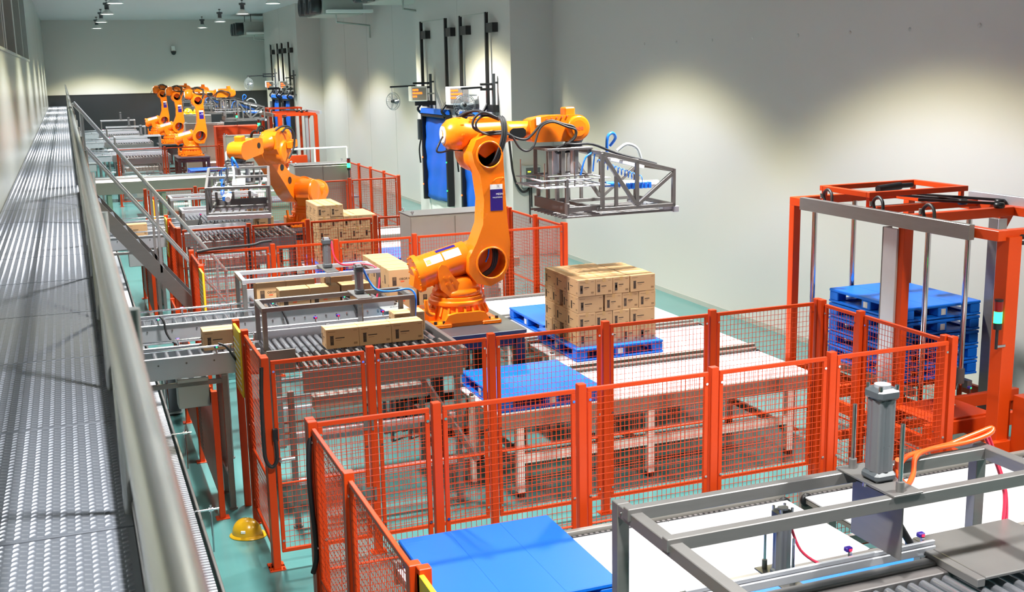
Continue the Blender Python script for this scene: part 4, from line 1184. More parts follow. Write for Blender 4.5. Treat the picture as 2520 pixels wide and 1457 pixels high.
for (xa, ya, xb, yb) in ((8.9, 10.35, 9.5, 9.75), (9.2, 10.9, 9.75, 10.0), (9.0, 10.9, 9.4, 10.2)):
    MB().beam((xa, ya, 3.04), (xb, yb, 3.02), .03, .03).build('linkage_bar', 'black', mg)
    MB().lathe([(0, -.03), (.05, -.03), (.06, -.01), (.06, .01), (.05, .03), (0, .03)], (xb, yb, 3.0), 'z', 14).build('linkage_pivot', 'black', mg)
for y in (11.2, 10.3, 9.5):
    MB().tube([(8.26, y, 2.98), (8.26, y + .02, 3.06), (8.24, y - .08, 3.12), (8.22, y - .18, 3.08), (8.2, y - .22, 2.98)], .018, 8, 4).build('hose_loop', 'rubber', mg)
    MB().cyl((8.26, y + .06, 3.0), (8.26, y + .06, 3.06), .02, n=8).build('hose_fitting', 'chrome', mg)
for x, y in ((8.42, 11.6), (9.05, 11.66), (8.72, 9.95), (9.28, 9.95)):
    MB().cyl((x, y, .75), (x, y, ZM - .08), .032, n=14).build('guide_column', 'chrome', mg)
MB().cyl((9.28, 9.95, .95), (9.28, 9.95, 1.12), .05, n=14).build('column_collar', 'steel_dark', mg)
mb_('post_cover', 'alu', 8.17, 8.2, 9.8, 10.02, .4, 2.82); mb_('post_cover_edge', 'steel', 8.17, 8.29, 10.02, 10.04, .4, 2.82)
mb_('post_cover', 'steel', 9.66, 9.72, 9.92, 10.06, .5, 2.82); mb_('post_cover_edge', 'alu', 9.66, 9.78, 9.9, 9.92, .5, 2.82)
MB().tube([(8.2, 8.8, 2.9), (8.3, 8.65, 2.95), (8.42, 8.5, 2.9), (8.6, 8.2, 2.92)], .02, 8, 4).build('cable', 'rubber', mg)
MB().tube([(8.2, 8.76, 2.88), (8.32, 8.6, 2.9), (8.48, 8.4, 2.84), (8.62, 8.2, 2.86)], .02, 8, 4).build('cable', 'rubber', mg)
MB().prism([(9.72, 2.87), (9.72, 2.5), (9.95, 2.87)], 9.97, 10.03).build('gusset', 'magazine', mg)
# bed of the magazine
for y in (8.3, 9.0, 9.68, 10.6, 11.6): mb_('bed_beam', 'magazine', 8.0 if y < 11 else 8.15, 9.9, y, y + .07, .74, .88)
for x in (8.0, 8.75, 9.85): mb_('bed_rail', 'magazine', x, x + .06, 8.1, 11.9 if x > 8.1 else 10.9, .62, .75)
for x in (8.55, 9.35): mb_('chain_track', 'steel_dark', x, x + .07, 9.9, 11.75, .88, .974)
for x in (8.0, 9.85):
    for y in (8.12, 11.8 if x > 9 else 10.8): mb_('bed_leg', 'magazine', x, x + .07, y, y + .07, 0, .62)
for y in (8.2, 9.3, 10.4): mb_('low_beam', 'magazine', 8.0, 9.9, y, y + .06, .3, .4)
mb_('bed_plate', 'magazine', 8.1, 8.9, 9.05, 9.66, .88, .9)
MB().cyl((8.35, 9.3, .93), (8.65, 9.34, .93), .022, n=10).build('handle_bar', 'chrome', mg)
MB().lathe([(0, -.05), (.06, -.05), (.075, -.03), (.075, .03), (.06, .05), (0, .05)], (8.0, 8.3, .78), 'x', 16).build('sprocket', 'steel_dark', mg)
mb_('drive_cover', 'magazine', 8.42, 9.3, 8.0, 8.3, .5, 1.35)
sensor('small green sensor at the foot of the pallet stack', 9.2, 9.7, .9, 'sensor_green')

def tower_light(label, x, y, z, lit=True, s=1.0, foot=None):
    t = thing('signal_tower', label, 'signal light', (x, y, z), 'red and green signal towers')
    r = .032 * s
    MB().cyl((x, y, z - .16 * s), (x, y, z), .012 * s, n=10).build('stem', 'black', t)
    MB().cyl((x, y, z), (x, y, z + .05 * s), r * 1.05, n=16).build('base', 'black', t)
    MB().cyl((x, y, z + .05 * s), (x, y, z + .14 * s), r, n=16).build('green_lens', 'sig_green', t)
    MB().cyl((x, y, z + .14 * s), (x, y, z + .22 * s), r, n=16).build('red_lens', 'sig_red', t)
    MB().cyl((x, y, z + .22 * s), (x, y, z + .235 * s), r * 1.05, n=16).build('cap', 'black', t)
    if foot: MB().cbox(min(x, foot) - .008, max(x, foot) + .008, y - .012, y + .012, z - .15 * s, z - .13 * s, .002).build('bracket', 'chrome', t)
    return t
tower_light('signal tower glowing green on the right orange post', 8.22, 8.36, 2.02, s=1.25, foot=8.32)
tower_light('signal tower glowing green above the fence behind the second cell', 6.2, 27.0, 2.25, s=1.2)
tower_light('small far green signal tower beside the dark wall', 6.4, 47.4, 2.71, s=1.3)
tower_light('tiny far green signal tower near the far orange machine', 6.2, 40.5, 2.68, s=1.3)

# ------------------------------------------------------------------ near cell in the lower right corner
gn = 'white pallet conveyors of the near cell'
pallet_conveyor('white pallet conveyor carrying the bright blue foreground pallet', 2.0, 5.45, 6.55, 7.86, legs=(2.3, 3.8, 5.1), group=gn, sprocket=(5.43,))
pallet_conveyor('white pallet conveyor running right under the steel frame, bottom right', 5.63, 9.6, 6.5, 7.86, legs=(5.9, 7.5, 9.2), group=gn, sprocket=(5.66,))
pallet_conveyor('white pallet conveyor at the bottom right corner', 5.55, 9.6, 4.9, 6.2, legs=(5.8, 7.5, 9.2), group=gn)
bbelt = thing('belt_conveyor', 'small bright blue belt conveyor between the white conveyors, bottom right', 'conveyor', (4.6, 5.85, 0))
MB().cbox(3.75, 5.3, 5.62, 6.1, 1.15, 1.2, .006).build('belt', 'belt_blue', bbelt)
for y in (5.58, 6.1): MB().cbox(3.75, 5.3, y, y + .04, 1.07, 1.215, .004).build('side_rail', 'steel', bbelt)
for x in (3.85, 5.2):
    for y in (5.6, 6.08): MB().cbox(x, x + .05, y, y + .05, 0, 1.07).build('leg', 'steel', bbelt)
ZF = 2.2
nf = thing('steel_gantry', 'bare steel square tube frame in the lower right foreground', 'frame', (4.0, 5.2, 0))
w = .075
MB().cbox(2.67, 2.67 + w, 5.40, 5.40 + w, 0, ZF).build('upright', 'steel', nf)
MB().cbox(2.67, 2.67 + w, 3.6, 5.40, ZF - w, ZF, .004).build('side_beam', 'steel', nf)
MB().cbox(2.67, 2.67 + w, 3.6 - w, 3.6, 0, ZF).build('upright', 'steel', nf)
for y in (5.24, 4.80):
    MB().cbox(2.745 - .09, 5.12, y, y + .06, ZF - .045, ZF + .028, .004).build('long_beam', 'steel', nf)
MB().cbox(5.12, 5.12 + w, 3.6, 5.46, ZF - w + .03, ZF + .03, .004).build('side_beam', 'steel', nf)
MB().cbox(5.12, 5.12 + w, 5.30, 5.30 + w, 1.52, ZF - w + .03).build('upright', 'steel', nf)
MB().cbox(5.12, 5.12 + w, 3.6 - w, 3.6, 0, ZF).build('upright', 'steel', nf)
MB().cbox(5.04, 5.27, 5.22, 5.46, 1.5, 1.52).build('upright_foot', 'steel', nf)
sc = MB()
for (x, y) in ((2.70, 5.3), (2.70, 5.36), (2.7, 4.86)): sc.cyl((2.67, y, ZF - .04), (2.663, y, ZF - .04), .01, n=8)
sc.build('frame_bolts', 'chrome', nf)
MB().cbox(2.3, 5.3, 3.4, 3.5, 1.4, 1.5).build('base_beam', 'steel', nf)
oh = [(4.25, 5.0, 2.36), (4.33, 5.1, 2.24), (4.5, 5.22, 2.27), (4.75, 5.27, 2.27), (5.0, 5.28, 2.27), (5.18, 5.28, 2.3), (5.22, 5.3, 2.33), (5.1, 5.3, 2.31), (4.9, 5.3, 2.27)]
oh2 = [(4.25, 5.04, 2.3), (4.33, 5.02, 2.19), (4.45, 5.1, 2.2), (4.58, 5.22, 2.27), (4.85, 5.29, 2.27), (5.1, 5.3, 2.28), (5.2, 5.32, 2.32)]
air_cylinder('large grey air cylinder with orange hoses on the foreground steel frame', 4.16, 5.05, ZF + .03, .075, .56, (.2, .52), (.44, .34),
             [('orange_hose', 'hose_orange', oh, .016), ('orange_hose', 'hose_orange', oh2, .016),
              ('red_hose', 'hose_red', [(5.2, 5.34, 2.28), (5.27, 5.3, 2.1), (5.3, 5.24, 1.9), (5.26, 5.2, 1.68), (5.2, 5.15, 1.58)], .011),
              ('red_hose', 'hose_red', [(5.23, 5.34, 2.28), (5.3, 5.32, 2.1), (5.33, 5.26, 1.9), (5.29, 5.2, 1.68), (5.22, 5.16, 1.58)], .011)])
air_cylinder('smaller grey air cylinder low behind the foreground profile rail', 3.72, 5.34, 1.58, .052, .44, (.14, .36), None, [('red_hose', 'hose_red', [(3.78, 5.34, 1.9), (3.84, 5.32, 1.75), (3.95, 5.28, 1.66), (4.05, 5.2, 1.64)], .009)])
nt_ = thing('roller_table', 'roller table with shiny steel rollers cut by the bottom right corner', 'conveyor', (4.0, 4.5, 0), 'roller tables beside the robots')
MB().cbox(2.85, 5.0, 4.92, 5.0, 1.45, 1.72, .006).build('rear_plate', 'steel', nt_)
MB().cbox(2.85, 4.56, 4.83, 4.92, 1.62, 1.7, .005).build('inner_plate', 'steel_dark', nt_)
MB().cbox(2.85, 5.0, 3.75, 3.8, 1.45, 1.72, .006).build('front_plate', 'steel', nt_)
rl = MB().cyl((2.92, 3.8, 1.66), (2.92, 4.82, 1.66), .028, n=14).build('roller', 'roller', nt_)
for k in range(1, 26): share(rl, nt_, (k * .082, 0, 0))
MB().cbox(4.56, 5.3, 4.6, 5.2, 1.735, 1.755, .004).build('cover_plate', 'steel', nt_)
MB().cbox(4.5, 4.56, 4.6, 5.2, 1.7, 1.75, .004).build('cover_edge', 'steel', nt_)
for x in (2.9, 4.9):
    for y in (3.8, 4.9): MB().cbox(x, x + .06, y, y + .06, 0, 1.45).build('leg', 'steel', nt_)
npf = thing('profile_rail', 'aluminium profile rail in the bottom right foreground', 'rail', (4.0, 5.04, 1.7))
MB().cbox(2.9, 4.58, 5.02, 5.06, 1.72, 1.77, .003).cbox(2.9, 4.58, 5.03, 5.05, 1.775, 1.8, .002).build('profile', 'alu', npf)
for x in (3.0, 4.45): MB().cbox(x, x + .05, 5.0, 5.06, 1.66, 1.73).build('rail_bracket', 'chrome', npf)
sensor('blue sensor with red light on the foreground profile rail, left one', 4.0, 5.08, 1.76)
s2_ = sensor('blue sensor with red light and black knob on the foreground rail, right end', 4.52, 5.08, 1.76)
MB().cyl((4.43, 5.07, 1.79), (4.36, 5.1, 1.92), .022, n=12).build('black_knob', 'black', s2_)
sensor('blue sensor at the bottom edge beside the foreground steel frame', 3.15, 5.1, 1.72)
# small end stops that square the pallets up
def pallet_stop(label, x, y, h):
    t = thing('pallet_stop', label, 'stop', (x, y, 0), 'grey pallet stops')
    MB().cbox(x - .03, x + .03, y - .03, y + .03, .01, h).build('stop_post', 'whitepaint', t)
    MB().cbox(x - .05, x + .05, y - .05, y + .05, 0, .01, .002).build('stop_foot', 'steel', t)
    MB().cbox(x - .022, x + .022, y - .022, y + .022, h, h + .02, .005).build('stop_cap', 'rubber', t)
pallet_stop('short pale stop post at the left corner of the empty pallet', 3.93, 11.6, 1.02)
pallet_stop('short pale stop post at the left corner of the pallet under the tall stack', 5.48, 12.95, 1.02)

# ------------------------------------------------------------------ roller doors, fans and displays on the wall bays
def roll_door(label, ya, yb, xw=10.05, zb=.82, zt=3.22, ztop=5.95):
    t = thing('roller_door', label, 'door', (xw, (ya + yb) / 2, 0), 'blue roller doors with black guide rails')
    for y, nm in ((ya - .12, 0), (yb, 1)):
        MB().cbox(xw - .2, xw - .02, y, y + .12, .75, zt + .1, .004).build('guide_track', 'black', t)
        MB().cbox(xw - .16, xw - .08, y + .02, y + .1, zt + .35, ztop, .004).build('tall_guide_rail', 'black', t)
        MB().tube([(xw - .16, y + .06, zt + .05), (xw - .3, y + .06, zt + .2), (xw - .2, y + .06, zt + .36), (xw - .12, y + .06, zt + .5)], .04, 8, 4).build('guide_bend', 'black', t)
        MB().cbox(xw - .15, xw, y - .45, y + .12, 5.45, 5.68, .004).build('rail_bracket', 'black', t)
        MB().cbox(xw - .15, xw, y - .4, y + .12, zt + .28, zt + .46, .004).build('rail_bracket', 'black', t)
        dots = MB()
        for k in range(6):
            for q in (.03, .09): dots.cyl((xw - .2, y + q, 2.5 + k * .12), (xw - .204, y + q, 2.5 + k * .12), .012, n=6)
        dots.build('bolt_holes', 'chrome', t)
        for z, m in ((2.0, 'sensor_green' if nm == 0 else 'led_red'), (1.2, 'sensor_green' if nm == 0 else 'led_red')):
            MB().cyl((xw - .2, y + .06, z), (xw - .22, y + .06, z), .02, n=8).build('edge_light', m, t)
    MB().cbox(xw - .13, xw - .1, ya - .1, yb + .1, ztop - .03, ztop, .003).build('top_tie', 'frame_grey', t)
    # curtain with a soft ripple
    v = []; f = []; nu, nv = 14, 16
    for i in range(nu + 1):
        for j in range(nv + 1):
            y = ya + (yb - ya) * i / nu; z = zb + (zt - zb) * j / nv
            v.append((xw - .1 + .02 * math.sin(i * .9 + j * .5) + .012 * math.sin(j * 1.7), y, z + (.03 * math.sin(i * .5) if j == 0 else 0)))
    for i in range(nu):
        for j in range(nv): f.append((i * (nv + 1) + j, (i + 1) * (nv + 1) + j, (i + 1) * (nv + 1) + j + 1, i * (nv + 1) + j + 1))
    cu = MB().add(v, f, True).build('door_curtain', 'curtain', t)
    md = cu.modifiers.new('thickness', 'SOLIDIFY'); md.thickness = .008
    MB().cbox(xw - .24, xw - .08, ya - .02, yb + .02, zt, zt + .1, .02).build('roll_housing', 'black', t)
    MB().prism([(xw - .26, zt + .1), (xw - .22, zt + .24), (xw - .05, zt + .24), (xw - .05, zt + .1)], ya, yb).build('rolled_curtain', 'curtain', t)
    MB().cyl((xw - .2, yb + .2, zt - .7), (xw - .2, yb + .2, zt - .1), .09, n=14).build('door_motor', 'grey_dark', t)
    MB().tube([(xw - .2, yb + .2, zt - .7), (xw - .24, yb + .25, zt - 1.0), (xw - .2, yb + .3, zt - 1.4)], .025, 8, 4).build('motor_cable', 'black', t)
    MB().cbox(xw - .02, xw + .0, ya - .1, yb + .1, 0, zb - .02, .003).build('kick_panel', 'whitepaint', t)
    return t
roll_door('blue roller door on the near wall bay, left one', 30.75, 32.95)
roll_door('blue roller door on the near wall bay, partly behind the main robot arm', 27.45, 29.35)
roll_door('small far blue roller door on the distant wall bay, left one', 57.6, 59.4)
roll_door('small far blue roller door on the distant wall bay, right one', 54.6, 56.2)

def display(label, x, y, z, w=.47, h=.42, d=.3):
    t = thing('led_display', label, 'display', (x, y, z), 'white boxed LED displays by the roller doors')
    MB().cbox(x - w / 2, x + w / 2, y, y + d, z - h / 2, z + h / 2, .01).build('display_case', 'whitepaint', t)
    MB().box(x - w / 2 + .03, x + w / 2 - .03, y - .004, y + .002, z - h / 2 + .04, z + h / 2 - .04).build('display_panel', 'screen', t)
    rows = [(.6, 2, .0), (1.0, 5, .0), (.45, 3, .0)]
    for k, (frac, n, o) in enumerate(rows):
        zz = z + h / 2 - .1 - k * .09; L_ = (w - .12) * frac * .8
        for q in range(n * 2):
            x0 = x - w / 2 + .04 + q * L_ / (n * 2)
            MB().box(x0, x0 + L_ / (n * 2) - .006, y - .008, y - .003, zz - (.025 if q % 2 else .02), zz + .025).build('led_character', 'led_red', t)
    MB().cbox(x + .05, x + w / 2 + .25, y + d * .4, y + d * .6, z - .02, z + .02, .004).build('display_arm', 'frame_grey', t)
    MB().cbox(x - .1, x + w / 2 + .28, y + d * .3, y + d * .5, z - h / 2 - .12, z - h / 2, .006).build('bracket', 'black', t)
    return t
display('LED display box with three orange text lines by the left roller door', 9.39, 31.6, 3.9)
display('LED display box with washed out red text behind the right wall fan', 9.48, 28.3, 3.9, .55, .46)
display('tiny far LED display box by the distant roller doors, left one', 9.38, 57.0, 4.0, .36, .3)
display('tiny far LED display box by the distant roller doors, right one', 9.6, 54.4, 4.0, .36, .3)

def wall_fan(label, x, y, z, xw, zarm, rz, r=.25):
    t = thing('wall_fan', label, 'fan', (x, y, z), 'swing arm wall fans')
    M = T(x, y, z) @ Rz(rz)
    for q in (.0, .05):
        rr = r * (1 if q == 0 else .86)
        MB().tube([(rr * math.cos(a), -q, rr * math.sin(a)) for a in [2 * PI * k / 28 for k in range(28)]], .007, 6, 1, M, True).build('grille_ring', 'fan_grille', t)
    g = MB()
    for k in range(26):
        a = 2 * PI * k / 26
        g.tube([(.05 * math.cos(a), -.1, .05 * math.sin(a)), (.17 * math.cos(a), -.09, .17 * math.sin(a)), (r * math.cos(a), 0, r * math.sin(a)), (.2 * math.cos(a), .09, .2 * math.sin(a)), (.06 * math.cos(a), .1, .06 * math.sin(a))], .003, 4, 1, M)
    g.build('grille_wires', 'fan_grille', t, kind='stuff')
    for k in range(3):
        a = 2 * PI * k / 3
        v = []
        for i in range(6):
            rr = .05 + (r - .08) * i / 5; w_ = .05 + .07 * math.sin(PI * (i + .5) / 6)
            for s_ in (-1, 1): v.append((rr * math.cos(a + s_ * w_ * .35 / rr * .6 + .2), s_ * .02, rr * math.sin(a + s_ * w_ * .35 / rr * .6 + .2)))
        MB().add(v, [(2 * i, 2 * i + 1, 2 * i + 3, 2 * i + 2) for i in range(5)], True, M).build('blade', 'fan_blade', t)
    MB().lathe([(0, -.06), (.05, -.05), (.055, .02), (.0, .03)], (0, 0, 0), 'y', 14, M).build('hub', 'black', t)
    MB().lathe([(0, .2), (.07, .19), (.085, .12), (.07, .08), (0, .08)], (0, 0, 0), 'y', 16, M).build('motor_housing', 'grey_box', t)
    MB().cyl((x, y + .1, z + .05), (x, y + .1, zarm), .016, n=8).build('drop_stem', 'chrome', t)
    MB().cyl((x - .05, y + .1, zarm), (x + (xw - x) * .55, y + .1, zarm + .02), .025, n=10).cyl((x + (xw - x) * .5, y + .1, zarm - .03), (xw - .1, y + .1, zarm - .03), .03, n=10).cyl((x + (xw - x) * .5, y + .1, zarm + .09), (xw - .1, y + .1, zarm + .09), .03, n=10).build('swing_arm', 'black', t)
    MB().cbox(xw - .14, xw - .07, y + .06, y + .14, zarm - .9, zarm + .35, .004).build('wall_post', 'grey_dark', t)
    MB().cbox(xw - .1, xw + .0, y + .08, y + .12, zarm + .1, zarm + .15, .004).cbox(xw - .1, xw, y + .08, y + .12, zarm - .8, zarm - .75, .004).build('wall_bracket', 'grey_dark', t)
    return t
wall_fan('swing arm wall fan left of the roller doors, turned sideways', 8.78, 32.2, 3.7, 10.05, 4.1, math.radians(-55))
wall_fan('swing arm wall fan with clear blades above the main robot elbow', 9.14, 26.9, 3.7, 10.05, 4.1, math.radians(-10), .27)
wall_fan('tiny far wall fan by the distant roller doors, left one', 8.6, 58.6, 4.0, 10.05, 4.4, math.radians(-50), .3)
wall_fan('tiny far wall fan by the distant roller doors, right one', 9.6, 53.6, 3.9, 10.05, 4.3, math.radians(-10), .3)

def switch_box(label, face, a, b, c, w, h, d=.2):
    """face 'y': on a plane facing -Y at y=b; face 'x': on a plane facing -X at x=a"""
    t = thing('switch_box', label, 'switch box', (a, b, c), 'grey wall switch boxes')
    def bx(nm, m, u0, u1, z0, z1, p0, p1):
        if face == 'y': MB().cbox(a + u0, a + u1, b - p1, b - p0, c + z0, c + z1, .006).build(nm, m, t)
        else: MB().cbox(a - p1, a - p0, b - u1, b - u0, c + z0, c + z1, .006).build(nm, m, t)
    bx('box_body', 'grey_box', -w / 2, w / 2, 0, h, 0, d)
    bx('box_front', 'grey_dark', -w / 2 + .06, w / 2 - .03, .05, h - .05, d, d + .01)
    bx('indicator', 'lens', -w / 2 + .1, -w / 2 + .18, h - .16, h - .13, d + .01, d + .016)
    bx('red_knob', 'red', -.03, .03, h * .32, h * .32 + .06, d + .01, d + .05)
    bx('conduit', 'black', -.03, -.0, -.9, 0, .02, .05)
    bx('conduit', 'black', .02, .05, -.5, 0, .02, .05)
    return t
switch_box('grey switch box with red knob on the wall bay behind the gripper', 'y', 10.49, 26.06, 1.7, .46, .53)
switch_box('small far grey switch box with red knob on the right wall', 'x', 11.15, 55.3, 1.68, .7, .45)
wc = thing('wall_cable', 'black cable drooping down the wall bay into the switch box', 'cable', (10.0, 26.0, 1.7))
MB().tube([(9.98, 26.2, 3.3), (9.98, 26.1, 2.9), (9.99, 26.02, 2.5), (10.02, 25.98, 2.1), (10.1, 25.96, 1.8), (10.25, 25.96, 1.6), (10.4, 25.97, 1.62), (10.46, 26.0, 1.72)], .03, 8, 5).build('cable_run', 'rubber', wc)

# ------------------------------------------------------------------ ceiling cooling units, camera
def cooler(label, x0, x1, y0, y1, z0, z1, pipe=None):
    t = thing('cooling_unit', label, 'cooler', ((x0 + x1) / 2, (y0 + y1) / 2, z0), 'ceiling hung cooling units')
    MB().cbox(x0 + .4, x1, y0, y1, z0, z1, .02).build('unit_body', 'frame_grey', t)
    MB().cbox(x0 + .5, x1 + .3, y0 - .35, y0, z0 + .05, z0 + .16, .01).build('drip_tray', 'whitepaint', t)
    nf_ = 3
    for k in range(nf_):
        yc = y0 + (y1 - y0) * (k + .5) / nf_; r = min((z1 - z0) * .46, (y1 - y0) / nf_ * .46)
        f = MB().lathe([(r * .4, .02), (r, .02), (r, .4), (r * .95, .42)], (x0, yc, (z0 + z1) / 2), 'x', 22).build('fan_ring', 'black', t)
        g = MB()
        for q in range(7): 
            rr = r * (q + 1) / 8
            g.tube([(x0 + .02, yc + rr * math.cos(a), (z0 + z1) / 2 + rr * math.sin(a)) for a in [2 * PI * s / 18 for s in range(18)]], .008, 4, 1, None, True)
        g.build('fan_grille', 'grey_dark', t, kind='stuff')
    for y in (y0 + .2, y1 - .2): MB().cyl((x0 + .8, y, z1), (x0 + .8, y, ZC), .02, n=8).build('hanger_rod', 'grey_dark', t)
    if pipe: MB().tube(pipe, .035, 8, 1).build('drain_pipe', 'frame_grey', t)
    return t
cooler('ceiling cooling unit with black fans above the right wall, nearest one', 8.7, 10.6, 33.6, 36.6, 6.62, 7.35, [(9.6, 33.7, 6.62), (9.6, 33.7, 6.35), (11.05, 34.3, 6.2), (11.05, 34.3, 5.7)])
cooler('ceiling cooling unit with black fans, middle one', 8.7, 10.6, 42.6, 45.6, 6.62, 7.35, [(9.6, 42.7, 6.62), (9.6, 42.7, 6.35), (11.05, 43.5, 6.25), (11.05, 43.5, 5.8)])
cooler('ceiling cooling unit with black fans, farthest one', 8.7, 10.6, 62.4, 65.0, 6.5, 7.2, [(9.6, 62.5, 6.5), (9.6, 62.5, 6.3), (11.05, 62.8, 6.2)])
cv = thing('dome_camera', 'small white dome camera high on the end wall', 'camera', (6.0, 68.9, 5.85))
MB().cbox(5.9, 6.1, 68.75, 69.0, 5.85, 6.15, .03).build('camera_mount', 'whitepaint', cv)
MB().lathe([(0, -.22), (.1, -.17), (.15, -.05), (.15, 0)], (6.0, 68.84, 5.85), 'z', 16).build('camera_dome', 'black', cv)

# ------------------------------------------------------------------ cabinets and machines farther back
def cabinet(label, x0, x1, y0, y1, z0, z1, m='cabinet'):
    t = thing('control_cabinet', label, 'cabinet', ((x0 + x1) / 2, (y0 + y1) / 2, 0), 'grey metal control cabinets')
    MB().cbox(x0, x1, y0, y1, z0, z1, .01).build('cabinet_body', m, t)
    MB().cbox(x0 - .01, x1 + .01, y0 - .01, y1 + .01, z1, z1 + .02, .005).build('cabinet_roof', 'steel', t)
    n = max(1, round((x1 - x0) / .8)); w = (x1 - x0) / n
    for k in range(n):
        d = MB().cbox(x0 + k * w + .01, x0 + (k + 1) * w - .01, y0 - .015, y0, z0 + .03, z1 - .03, .004).build('cabinet_door', m, t)
        MB().cyl((x0 + (k + 1) * w - .08, y0 - .03, (z0 + z1) / 2), (x0 + (k + 1) * w - .08, y0 - .014, (z0 + z1) / 2), .015, n=8).build('door_lock', 'chrome', d)
    for x, y in ((x0 + .05, y0 + .05), (x0 + .05, y1 - .05), (x1 - .05, y0 + .05), (x1 - .05, y1 - .05)):
        MB().lathe([(.012, 0), (.012, .02), (.03, .03), (.03, .05), (.012, .06), (0, .06)], (x, y, z1 + .02), 'z', 8).build('lifting_eye', 'chrome', t)
    MB().cbox(x0, x1, y0, y1, 0, z0, .004).build('plinth', 'grey_dark', t)
    return t
cabinet('long grey steel cabinet behind the main robot arm', 5.05, 6.55, 17.75, 18.4, .12, 2.25)
cabinet('long grey steel cabinet behind the second robot', 4.95, 6.3, 27.3, 28.0, .12, 2.38)
cabinet('far grey cabinet right of the third robot', 5.0, 6.35, 40.2, 40.9, .12, 2.45)
cabinet('far grey cabinet low behind the third robot', 4.6, 6.2, 50.0, 50.7, .12, 2.5)
cab = cabinet('far grey cabinet with two yellow helmets on top', 5.3, 6.6, 58.0, 58.7, .12, 2.62)
# small yellow helmets
def helmet(label, x, y, z, s=1.0, rz=0):
    t = thing('safety_helmet', label, 'helmet', (x, y, z), 'yellow safety helmets')
    M = T(x, y, z) @ Rz(rz) @ Matrix.Scale(s, 4)
    v = []; n, m = 24, 8
    for j in range(m + 1):
        b = PI / 2 * j / m
        for i in range(n):
            a = 2 * PI * i / n
            rx, ry = .135, .112
            ridge = .006 if abs(math.sin(a)) < .2 else 0
            v.append((rx * math.cos(b) * math.cos(a), ry * math.cos(b) * math.sin(a), .02 + (.145 + ridge) * math.sin(b)))
    f = [(j * n + i, j * n + (i + 1) % n, (j + 1) * n + (i + 1) % n, (j + 1) * n + i) for j in range(m) for i in range(n)]
    MB().add(v, f, True, M).build('shell', 'hat', t)
    v = []
    for rr, z_ in ((1.0, .026), (1.18, .008), (1.19, .002), (1.0, .016)):
        for i in range(n):
            a = 2 * PI * i / n; k = rr + (.16 * max(0, math.cos(a)) if rr > 1.01 else 0)
            v.append((.135 * k * math.cos(a), .112 * k * math.sin(a), z_))
    MB().add(v, [(j * n + i, j * n + (i + 1) % n, (j + 1) * n + (i + 1) % n, (j + 1) * n + i) for j in range(3) for i in range(n)], True, M).build('brim', 'hat', t)
    MB().cbox(-.02, .02, -.118, -.102, .06, .085, .003, M).build('badge', 'white', t)
    return t
helmet('yellow safety helmet lying on the green floor beside the fence', 1.33, 11.12, 0, 1.12, math.radians(-25))
helmet('tiny yellow helmet on the far cabinet, left one', 5.55, 58.3, 2.64, 1.7)
helmet('tiny yellow helmet on the far cabinet, right one', 6.0, 58.3, 2.64, 1.7)

# crossing conveyor and walkway between the second and third cells
xc = thing('crossing_conveyor', 'long pale metal crossing conveyor on green legs behind the second cell', 'conveyor', (2.6, 35.5, 0))
MB().cbox(.3, 5.0, 34.9, 36.4, 1.42, 1.5, .01).build('conveyor_bed', 'alu', xc)
for y in (34.85, 36.4): MB().cbox(.3, 5.0, y, y + .06, 1.2, 1.56, .006).build('side_beam', 'cabinet', xc)
for x in (.9, 2.4, 4.2):
    for y in (34.9, 36.3): MB().cbox(x, x + .12, y, y + .12, 0, 1.2).build('leg', 'green_paint', xc)
MB().cyl((.3, 34.9, 1.7), (5.0, 34.9, 1.7), .02, n=8).build('guide_rail', 'chrome', xc)
gm = thing('green_machine', 'pale green machine body behind the second robot gripper', 'machine', (5.2, 33.0, 0))
MB().cbox(4.4, 6.0, 32.4, 33.6, .1, 1.55, .02).build('machine_body', 'green_paint', gm)
MB().cbox(4.35, 6.05, 32.35, 33.65, 1.55, 1.6, .01).build('machine_top', 'whitepaint', gm)
MB().cbox(4.45, 5.0, 32.38, 32.41, .3, 1.3, .01).build('access_door', 'whitepaint', gm)
MB().cbox(4.5, 5.0, 32.5, 32.9, 1.6, 1.85, .03).build('control_head', 'black', gm)
for x in (4.45, 5.85):
    for y in (32.45, 33.45): MB().cbox(x, x + .1, y, y + .1, 0, .1).build('foot', 'black', gm)
wp = thing('walkway_rail', 'white pipe guard rail around the crossing walkway, behind the second robot', 'handrail', (6.0, 31.5, 0))
for x in (3.9, 5.0, 6.3, 7.2):
    MB().cyl((x, 31.5, 0), (x, 31.5, 2.5), .025, n=10).build('rail_post', 'whitepaint', wp)
for z in (1.4, 1.95, 2.5):
    MB().cyl((3.9, 31.5, z), (7.2, 31.5, z), .028, n=10).build('rail', 'whitepaint', wp)
walk = thing('crossing_walkway', 'raised steel walkway inside the white guard rail', 'walkway', (5.6, 30.8, 0))
MB().cbox(3.9, 7.2, 30.3, 31.4, 1.2, 1.26).build('walk_deck', 'plate', walk)
for x in (4.0, 5.5, 7.0):
    for y in (30.35, 31.25): MB().cbox(x, x + .08, y, y + .08, 0, 1.2).build('leg', 'steel', walk)
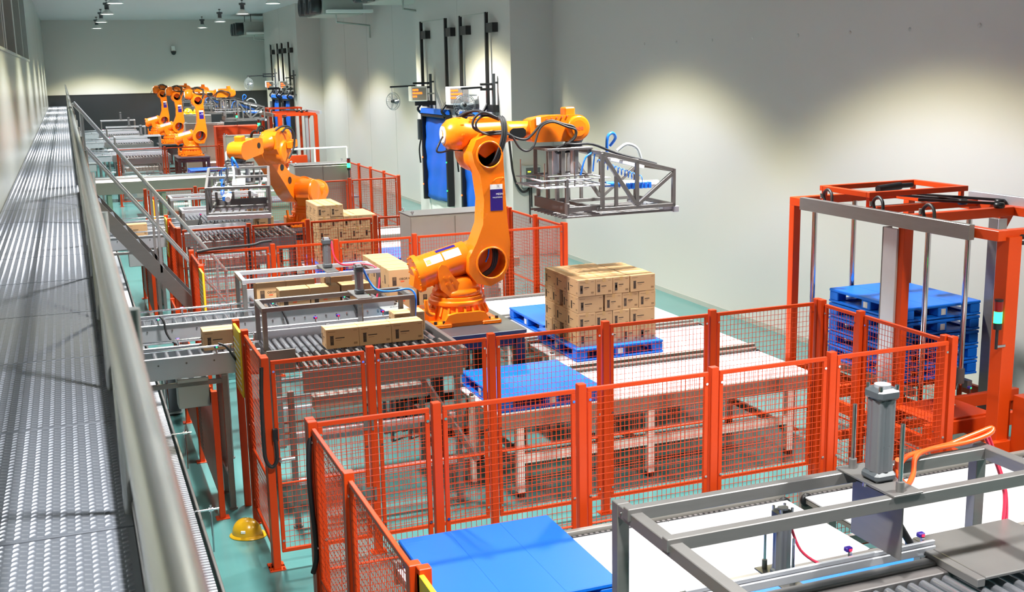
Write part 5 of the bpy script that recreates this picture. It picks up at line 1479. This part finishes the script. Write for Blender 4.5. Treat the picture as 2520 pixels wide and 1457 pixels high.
# orange machines far back
copy_tree(mg, (-.6, 37.0, 0), 'far orange magazine frame in front of the distant blue doors')
om = thing('orange_machine', 'far orange machine housing with louvres beside the third robot', 'machine', (6.4, 47.2, 0))
MB().cbox(5.5, 7.2, 47.0, 47.8, .05, 2.5, .02).build('housing', 'magazine', om)
for k in range(8): MB().cbox(5.55, 6.0, 46.98, 47.0, 1.8 + k * .08, 1.84 + k * .08, .004).build('louvre', 'magazine', om)
for x in (5.55, 7.05): MB().cbox(x, x + .1, 47.1, 47.7, 0, .05).build('foot', 'black', om)
# floor standing things near the lanes
ob = thing('junction_box', 'dull green grey junction box standing under the far lane near the stair', 'box', (.95, 16.5, 0))
MB().cbox(.9, 1.13, 15.7, 16.1, .02, .62, .01).build('box_body', 'grey_box', ob)
MB().cbox(.92, 1.11, 15.69, 15.7, .06, .58, .004).build('box_door', 'grey_dark', ob)
MB().cbox(.92, 1.1, 15.72, 16.08, 0, .02).build('box_foot', 'black', ob)
# cables on the fences
def cable(label, pts, r, m='rubber', cat='cable'):
    t = thing('cable', label, cat, pts[-1])
    MB().tube(pts, r, 8, 5).build('cable_run', m, t)
    return t
k1 = cable('thick black cable hanging down the near gate post of the main cell', [(1.44, 10.14, 1.98), (1.42, 10.12, 1.7), (1.41, 10.1, 1.3), (1.42, 10.09, 1.12), (1.47, 10.08, 1.05), (1.52, 10.08, 1.12), (1.52, 10.1, 1.3)], .018)
MB().cbox(1.495, 1.545, 10.09, 10.13, 1.28, 1.4, .005).build('gate_switch', 'black', k1)
cable('thick black cable hanging at the near fence corner', [(1.52, 8.1, 1.98), (1.46, 8.07, 1.9), (1.44, 8.05, 1.6), (1.46, 8.05, 1.2), (1.46, 8.05, 1.0), (1.43, 8.06, .88)], .02)
cable('black cable lying along the top of the rear fence of the main cell', [(1.6, 17.08, 2.03), (1.9, 17.1, 2.06), (2.4, 17.12, 2.07), (2.55, 17.13, 2.1), (2.7, 17.13, 2.11)], .02)
cable('black cable hanging down a post of the second cell front fence', [(2.72, 19.68, 2.0), (2.72, 19.67, 1.4), (2.73, 19.68, .7), (2.72, 19.67, .05)], .02)
